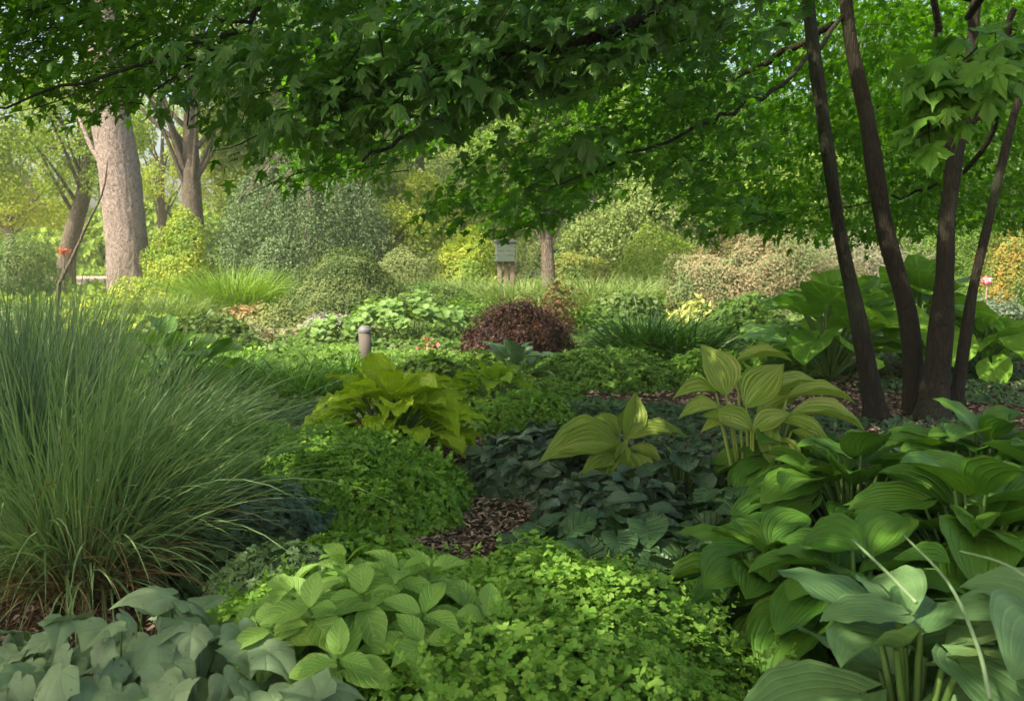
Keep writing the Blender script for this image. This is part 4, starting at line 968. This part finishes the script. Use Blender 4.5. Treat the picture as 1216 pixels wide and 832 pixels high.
# hedge-like shrubs that close the view at eye level
SG = 'shrubs closing off the back of the garden'
for px, d, rx, H, mt, lab in ((20, 27, 1.4, 1.5, M_MID, 'dark shrub at the left edge in front of the road'), (285, 27, 1.6, 1.9, M_MID, 'green shrub behind the bright fountain grass'),
    (335, 25.5, 1.2, 1.5, M_WEEP, 'blue-green shrub at the foot of the weeping tree'), (470, 26, 1.9, 1.6, M_OLIVE, 'olive shrub behind the clipped dome'),
    (640, 31.5, 2.2, 1.5, M_OLIVE, 'olive shrub behind the wooden box on posts'), (790, 25, 1.5, 1.7, M_FAR[0], 'sunlit green shrub behind the pinkish shrub, left side'),
    (960, 26, 2.2, 2.0, M_MID, 'deep green shrub behind the pinkish shrub, right side'), (1110, 25, 2.2, 2.0, M_FAR[1], 'green shrub behind the grey-pink shrub'),
    (1290, 24, 2.0, 2.2, M_MID, 'shrub beyond the orange shrub, outside the right edge'), (1090, 17.5, 1.2, 1.0, M_SUNNY, 'low sunlit shrub between the middle slender trunks'),
    (690, 25.5, 1.1, 1.1, leafmat('goldtuft', (.15, .26, .05), (.42, .36, .07), .6, .3, patch=(.14, .24, .05), ps=2), 'golden tuft at the foot of the crooked small trunk')):
    mound('background_shrub', lab, 'shrub', mt, px, d, rx, rx * .7, H, int(13000 * rx), T_SM, .066, SG, up=.15, lumps=.3, ls=2.2, layers=.5, stem=20)

# far wood as one mass, with gaps of sky left open above it
a = Acc()
for i in range(90):
    px = U(-350, 1700); d = U(55, 90); top = 95 if 60 < px < 260 else 60
    c = np.array([gx(px, d), d, 0.]); h = U(2.8, 5.0) if (-80 < px < 330) else U(9, 15)
    k = 1100; v = nz(NR(0, 1, (k, 3))); v[:, 2] = np.abs(v[:, 2])
    P = c + v * [U(3, 5), 2.5, h] * (U(.5, 1, (k, 1)) ** .5) * (1 + .2 * lump(v * 3, 2, px)[:, None])
    scatter(a, T_SM, P, nz(v + NR(0, .6, (k, 3))), nz(NR(0, 1, (k, 3)) - [0, 0, .5]), U(.3, .65, k))
tag(a.build('far_wood', M_FAR[0], smooth=False), 'hazy far-off wood beyond the road', 'woods', kind='stuff')

# white gazebo-like shelter and pale house beyond the road
PALE = plainmat('white_paint', (.19, .20, .21), .6, .08); BLUEW = plainmat('bluish_paint', (.42, .5, .62), .6, .08); ROOFM = plainmat('grey_roof', (.40, .40, .42), .8, .15)
x, d = gx(122, 62), 62.0
root = thing('garden_shelter', 'small white-roofed shelter on bluish posts beyond the road', 'shelter', (x, d, 0))
a = Acc(); z0 = 1.5
V = np.array([(x - 1.0, d - .9, 1.55), (x + 1.4, d - .9, 1.55), (x + 1.4, d + .9, 1.55), (x - 1.0, d + .9, 1.55), (x + .2, d, 2.5), (x - 1.0, d - .9, 1.45), (x + 1.4, d - .9, 1.45), (x + 1.4, d + .9, 1.45), (x - 1.0, d + .9, 1.45)])
a.add(V, [np.array([(0, 1, 4), (1, 2, 4), (2, 3, 4), (3, 0, 4)]), np.array([(5, 6, 1, 0), (6, 7, 2, 1), (7, 8, 3, 2), (8, 5, 0, 3), (8, 7, 6, 5)])]); a.build('roof', PALE, root, False)
for dx, dy in ((-.35, -.5), (.9, -.5), (-.35, .6), (.9, .6)):
    a = Acc(); a.tube([(x + dx, d + dy, 0), (x + dx, d + dy, .6), (x + dx, d + dy, 1.46)], [.17, .13, .12], 8); a.build('post', BLUEW, root)
x, d = gx(-5, 62), 62.0
root = thing('house', 'pale pinkish house half hidden by leaves at the left edge', 'house', (x, d, 0))
a = Acc(); box(a, (x, d, 1.4), (3.4, 2.5, 1.4)); a.build('wall', plainmat('pink_wall', (.55, .47, .44), .8, .06), root, False)
a = Acc(); V = np.array([(x - 3.7, d - 2.8, 2.80), (x + 3.7, d - 2.8, 2.80), (x + 3.7, d + 2.8, 2.80), (x - 3.7, d + 2.8, 2.80), (x - 3.7, d, 4.3), (x + 3.7, d, 4.3)])
a.add(V, [np.array([(0, 1, 5, 4), (2, 3, 4, 5), (3, 2, 1, 0)]), np.array([(1, 2, 5), (3, 0, 4)])]); a.build('roof', ROOFM, root, False)
for dx in (-1.5, .6, 2.2):
    a = Acc(); box(a, (x + dx, d - 2.52, 1.5), (.4, .03, .5)); a.build('window', plainmat('dark_glass', (.05, .06, .08), .15, .1), root, False)
# stone edging along the road
SG2 = 'stones edging the sunny road'
for i in range(16):
    px = 18 + i * 7.2 + U(-2, 2); d = 33.4 + U(-.15, .15); x = gx(px, d); a = Acc()
    k = 10; th = np.arange(k) / k * 2 * pi; w = U(.09, .14); h = U(.1, .2)
    rr = 1 + U(-.15, .15, k)
    rings = [np.c_[x + w * s_ * rr * np.cos(th), d + w * s_ * rr * np.sin(th), np.full(k, z_)] for s_, z_ in ((1, -.03), (1.05, h * .5), (.8, h * .95), (.3, h * 1.05))]
    j = np.arange(k); j2 = (j + 1) % k
    a.add(np.concatenate(rings), [np.concatenate([np.stack([j + r * k, j2 + r * k, j2 + r * k + k, j + r * k + k], -1) for r in range(3)]), (j + 3 * k)[None]])
    tag(a.build('edging_stone', plainmat('tan_stone', (.42, .34, .28), .9, .2)), 'rounded tan stone in the row edging the sunny road', 'stone', SG2)
# red flower cluster near the leaning tree
x, d = gx(76, 26.5), 26.5
root = thing('red_flowering_plant', 'cluster of orange-red flowers on a thin stem beside the leaning forked tree', 'flowering plant', (x, d, 0))
c = at(76, 298, d); a = Acc(); a.tube([(x, d, 0), (x + .02, d, .6), c], [.03, .02], 6); a.build('stem', BARK_G, root)
a = Acc(); k = 110; v = nz(NR(0, 1, (k, 3))); scatter(a, T_SM, c + v * (U(.0, 1, (k, 1)) ** .6) * [.20, .17, .14], v, nz(NR(0, 1, (k, 3))), U(.05, .10, k)); a.build('flowers', M_RED, root, False)
# bare sapling leaning across
a = Acc(); P = curve_pts([at(62, 352, 14), at(84, 310, 14), at(103, 268, 14), at(122, 228, 14), at(128, 190, 14)], 12); P[0, 2] = 0
a.tube(P, [.03, .02, .008], 6)
tag(a.build('bare_sapling', BARK_G), 'thin bare leaning sapling left of the big pale trunk', 'sapling')

# ================================================================ the multi-stemmed maple over the garden
D0 = 8.3
STEMS = [([(1042, 502, 8.3), (1019, 380, 8.28), (998, 280, 8.25), (986, 200, 8.2), (977, 137, 8.15), (963, 34, 8.1), (950, -120, 8.0), (930, -330, 7.6)], (14, 9.8, 9.6, 9.6, 9.6, 8, 7)),
         ([(1088, 497, 8.75), (1079, 380, 8.75), (1053, 280, 8.8), (1040, 210, 8.8), (1029, 137, 8.85), (1008, 34, 8.9), (998, -100, 9.0), (985, -340, 9.1)], (15, 13.2, 13.5, 12, 10, 9, 7)),
         ([(1106, 502, 8.4), (1118, 390, 8.45), (1122, 320, 8.45), (1124, 270, 8.5), (1133, 195, 8.5), (1142, 130, 8.5), (1157, 20, 8.55), (1180, -330, 8.8)], (19, 13.5, 12.5, 12.5, 11.5, 8, 7)),
         ([(1132, 500, 8.6), (1148, 390, 8.65), (1156, 340, 8.65), (1170, 280, 8.7), (1187, 205, 8.7), (1204, 137, 8.75), (1240, 0, 8.8), (1290, -250, 9)], (9, 6.8, 6.6, 6.4, 5.5, 4))]
rx_, ry_ = gx(1085, D0 + .2), D0 + .2
maple = thing('maple_tree', 'dark multi-stemmed maple on the right whose leafy crown hangs over the whole garden', 'tree', (rx_, ry_, 0))
spine = []
for pts, rp in STEMS:
    P = curve_pts([at(*p) for p in pts], 40); rad = np.array(rp) / F_PX * pts[0][2]
    P = np.concatenate([[P[0] - [0, 0, .08]], P]); rad = np.concatenate([[rad[0] * 1.25], rad])
    zz_ = P[:, 2]; fr = np.interp(np.linspace(0, 1, len(P)), np.linspace(0, 1, len(rad)), rad)
    fr = fr * .77 * (1 + .42 * np.exp(-np.maximum(zz_, 0) / .08)) * (1 + .03 * np.sin(zz_ * 9 + zz_[5]))
    b = Acc(); b.tube(P, fr, 20, wob=.04)
    
    b.build('trunk', BARK_M, maple); spine.append(P)
LIMBS = [ # px, py, Y ... start radius end radius
    ([(1131, 185, 8.5), (1122, 130, 8.48), (1116, 60, 8.4), (1108, -40, 8.2)], .05, .025), ([(1138, 178, 8.5), (1160, 135, 8.5), (1182, 85, 8.4), (1205, 10, 8.2)], .05, .025),
    ([(1000, 20, 8.9), (930, 98, 8.2), (860, 136, 7.7), (780, 172, 7.2), (700, 205, 6.9), (640, 228, 6.7)], .022, .005),
    ([(952, -60, 8.1), (760, 20, 7.2), (600, 100, 6.4), (500, 152, 6.0), (430, 192, 5.8)], .05, .008),
    ([(945, -150, 8.0), (700, -120, 6.6), (400, -70, 5.6), (290, 10, 5.3), (200, 62, 5.1), (80, 104, 4.9), (-60, 140, 4.8)], .026, .004),
    ([(340, -30, 5.5), (285, 30, 5.4), (240, 68, 5.3), (180, 112, 5.2)], .018, .005),
    ([(930, -200, 7.4), (700, -150, 5.0), (300, -160, 4.6), (60, -60, 4.4), (-100, 60, 4.3)], .028, .004),
    ([(930, -250, 7.2), (880, -100, 5.2), (760, 25, 4.3), (600, 62, 4.1), (480, 95, 4.0), (400, 128, 3.95)], .04, .006),
    ([(1200, 100, 8.8), (1150, 200, 9.6), (1060, 235, 10.2), (960, 250, 10.5)], .03, .006),
    ([(1150, 20, 8.5), (1250, -120, 6.0), (1300, -40, 4.0), (1216, 62, 3.5), (1110, 104, 3.35)], .035, .005),
    ([(1000, -100, 9), (850, -40, 9.5), (650, 60, 10), (520, 120, 10)], .04, .01), ([(990, 30, 8.9), (860, 100, 9.8), (720, 180, 10.2), (620, 225, 10.3)], .035, .008)]
b = Acc(); limbs = []
for pts, r0, r1 in LIMBS:
    P = curve_pts([at(*p) for p in pts], 26); P[1:-1] += NR(0, .015, (24, 3)); b.tube(P, [r0, (r0 + r1) / 2, r1], 8, wob=.04, cap=False); limbs.append(P)
# overhead limbs, mostly above the frame
for az, L, z in ((2.6, 6, 4.6), (3.1, 7.5, 4.2), (3.6, 8, 4.4), (4.1, 7, 4.6), (4.6, 6, 4.8), (5.3, 5, 4.8), (.2, 5, 5), (1.2, 4, 5), (2.0, 5, 5.2), (3.35, 9.5, 5.2), (2.85, 9, 5.4)):
    s = spine[rng.integers(4)][-6]; e = np.array([s[0] + L * cos(az), s[1] + L * sin(az), z])
    P = curve_pts([s, (s + e) / 2 + [0, 0, .5], e], 14); b.tube(P, [.07, .015], 8, cap=False); limbs.append(P)
twigs = []
def spray(a, c, out, n, rad, L, Ts, droop=(.3, 1.0), rnd=(0, 1), thick=.35, tw=True):
    """a flat-ish fan of leaves round a twig"""
    out = nz(np.asarray(out, float)); side = nz(np.cross(out, [0, 0, 1.]))
    s = U(-.2, 1, n); l = NR(0, .42, n) * (1.1 - .6 * s)
    P = c + out * (s * rad)[:, None] + side * (l * rad)[:, None] + np.c_[np.zeros((n, 2)), NR(0, thick * .3, n) * rad - .35 * rad * s ** 2]
    hd = nz(out * .7 + side * (l * 1.6)[:, None] + NR(0, .35, (n, 3)) * [1, 1, 0]) * [1, 1, 0]; hd = nz(hd)
    el = -U(droop[0], droop[1], n)[:, None]
    D = hd * np.cos(el) + np.array([0, 0, 1.]) * np.sin(el); N = -hd * np.sin(el) + np.array([0, 0, 1.]) * np.cos(el)
    N = nz(N + NR(0, .25, (n, 3)))
    scatter(a, Ts, P, N, D, L * U(.6, 1.2, n), U(rnd[0], rnd[1], n))
    if tw:
        b.tube(curve_pts([c - out * rad * .4 + NR(0, .02, 3) + [0, 0, .06 * rad], c + out * rad * .3 + NR(0, .04, 3), c + out * rad * .95 - [0, 0, .45 * rad] + NR(0, .04, 3)], 6), [.0036, .0014], 4, cap=False)
stemc = np.array([rx_, ry_, 0])
def outdir(c):
    o = (c - stemc) * [1, 1, 0]; return nz(o + NR(0, .35, 3) * [1, 1, 0] * np.linalg.norm(o))

# lower outline of the crown, as heights met along lines of sight from the lawn
CX_ = [-300, 0, 60, 130, 200, 250, 300, 340, 400, 450, 500, 550, 600, 660, 700, 760, 830, 900, 1000, 1100, 1216, 1500]
CY_ = [120, 95, 112, 150, 105, 80, 140, 215, 205, 215, 205, 262, 272, 262, 252, 222, 240, 270, 285, 275, 262, 240]
a = Acc()
for i in range(4800):
    left = i < 1150
    px = U(-250, 470) if left else (U(360, 1500) if i % 5 else U(800, 1400))
    Y = U(5.4, 7.6) if left else (U(6.4, 12.4) if px < 900 else U(9.2, 12.8))
    lo = np.interp(px, CX_, CY_); py = U(-90, lo)
    if 490 < px < 660 and abs((py - 165) + (px - 575) * .8) < 34 and i % 7: continue        # the bright gap in the crown
    if 740 < px < 850 and 195 < py and i % 3: continue
    c = at(px, py, Y)
    if lump(c, 1.7, 3.) < (-.12 + max(0, .5 * (90 - lo + py) / 60 - .4) * 0 if left else (-.42 if px < 800 else -.7)): continue
    if c[2] < 1.45: c[2] = 1.45
    spray(a, c, outdir(c), 11 if left else 14, U(.22, .45), (.068 if left else .08), T_MAPLEL if Y > 8.5 or left else T_MAPLE, (.0, .85), tw=(i % 3 == 0))
a.build('crown', M_MAPLE, maple)
# unseen upper crown, its coarse sprays placed sunward to shade the bed
a = Acc()
for i in range(1900):
    c = np.array([U(-8.5, 3.0), U(-4.5, 6.8), U(4.1, 6.6)])
    if lump(c, 1.1, 1.) < -.55: continue
    if proj(c)[1][0] > -40 and c[1] > 0.5: continue
    spray(a, c, outdir(c), 11, U(.4, .7), .2, T_MAPLEL, (.0, .8), tw=False)
a.build('crown', M_MAPLE, maple)
# nearer sprays lit from the front
a = Acc()
P = limbs[7]
for i in range(100):
    t = U(.35, 1); c = P[int(t * 25)] + NR(0, .10, 3) + [0, 0, U(-.10, .14)]
    spray(a, c, nz(P[-1] - P[-8]) + NR(0, .5, 3), 9, U(.16, .26), .078, T_MAPLE, (.2, .9), tw=(i % 2 == 0))
for i in range(110):
    px = U(300, 980); py = U(-40, 70) - (px - 640) * .02; Y = U(3.9, 5.0); c = at(px, py, Y)
    spray(a, c, (-1, -.2, 0) + NR(0, .4, 3), 9, U(.16, .28), .078, T_MAPLE, (.2, .9), tw=False)
for i in range(26):
    px = U(200, 460); py = U(40, 170); c = at(px, py, U(4.2, 5.4))
    spray(a, c, (-1, -.2, 0) + NR(0, .5, 3), 8, U(.16, .26), .085, T_MAPLE, (.3, 1.1), tw=(i % 2 == 0))
for (px, py, Y, k) in ((712, 160, 4.2, 8), (700, 175, 4.2, 6), (560, 95, 3.9, 8), (590, 105, 3.9, 8)):
    spray(a, at(px, py, Y), (-.8, -.5, 0), k, .16, .11, T_MAPLE, (.5, 1.2), tw=False)
a.build('leaf_spray', M_MAPLEN, maple)
# the light green spray at the top right
a = Acc(); P = limbs[9]
for i in range(26):
    t = U(.72, 1); c = P[int(t * 25)] + NR(0, .05, 3) + [0, 0, U(-.03, .06)]
    spray(a, c, nz(P[-1] - P[-5]) + NR(0, .5, 3), 7, U(.12, .2), .105, T_MAPLE, (.35, 1.0), tw=(i % 2 == 0))
o = a.build('leaf_spray', M_MAPLEB, maple); o['label'] = 'light yellow-green leaf spray hanging at the top right'
b.build('branches', BARK_M, maple)
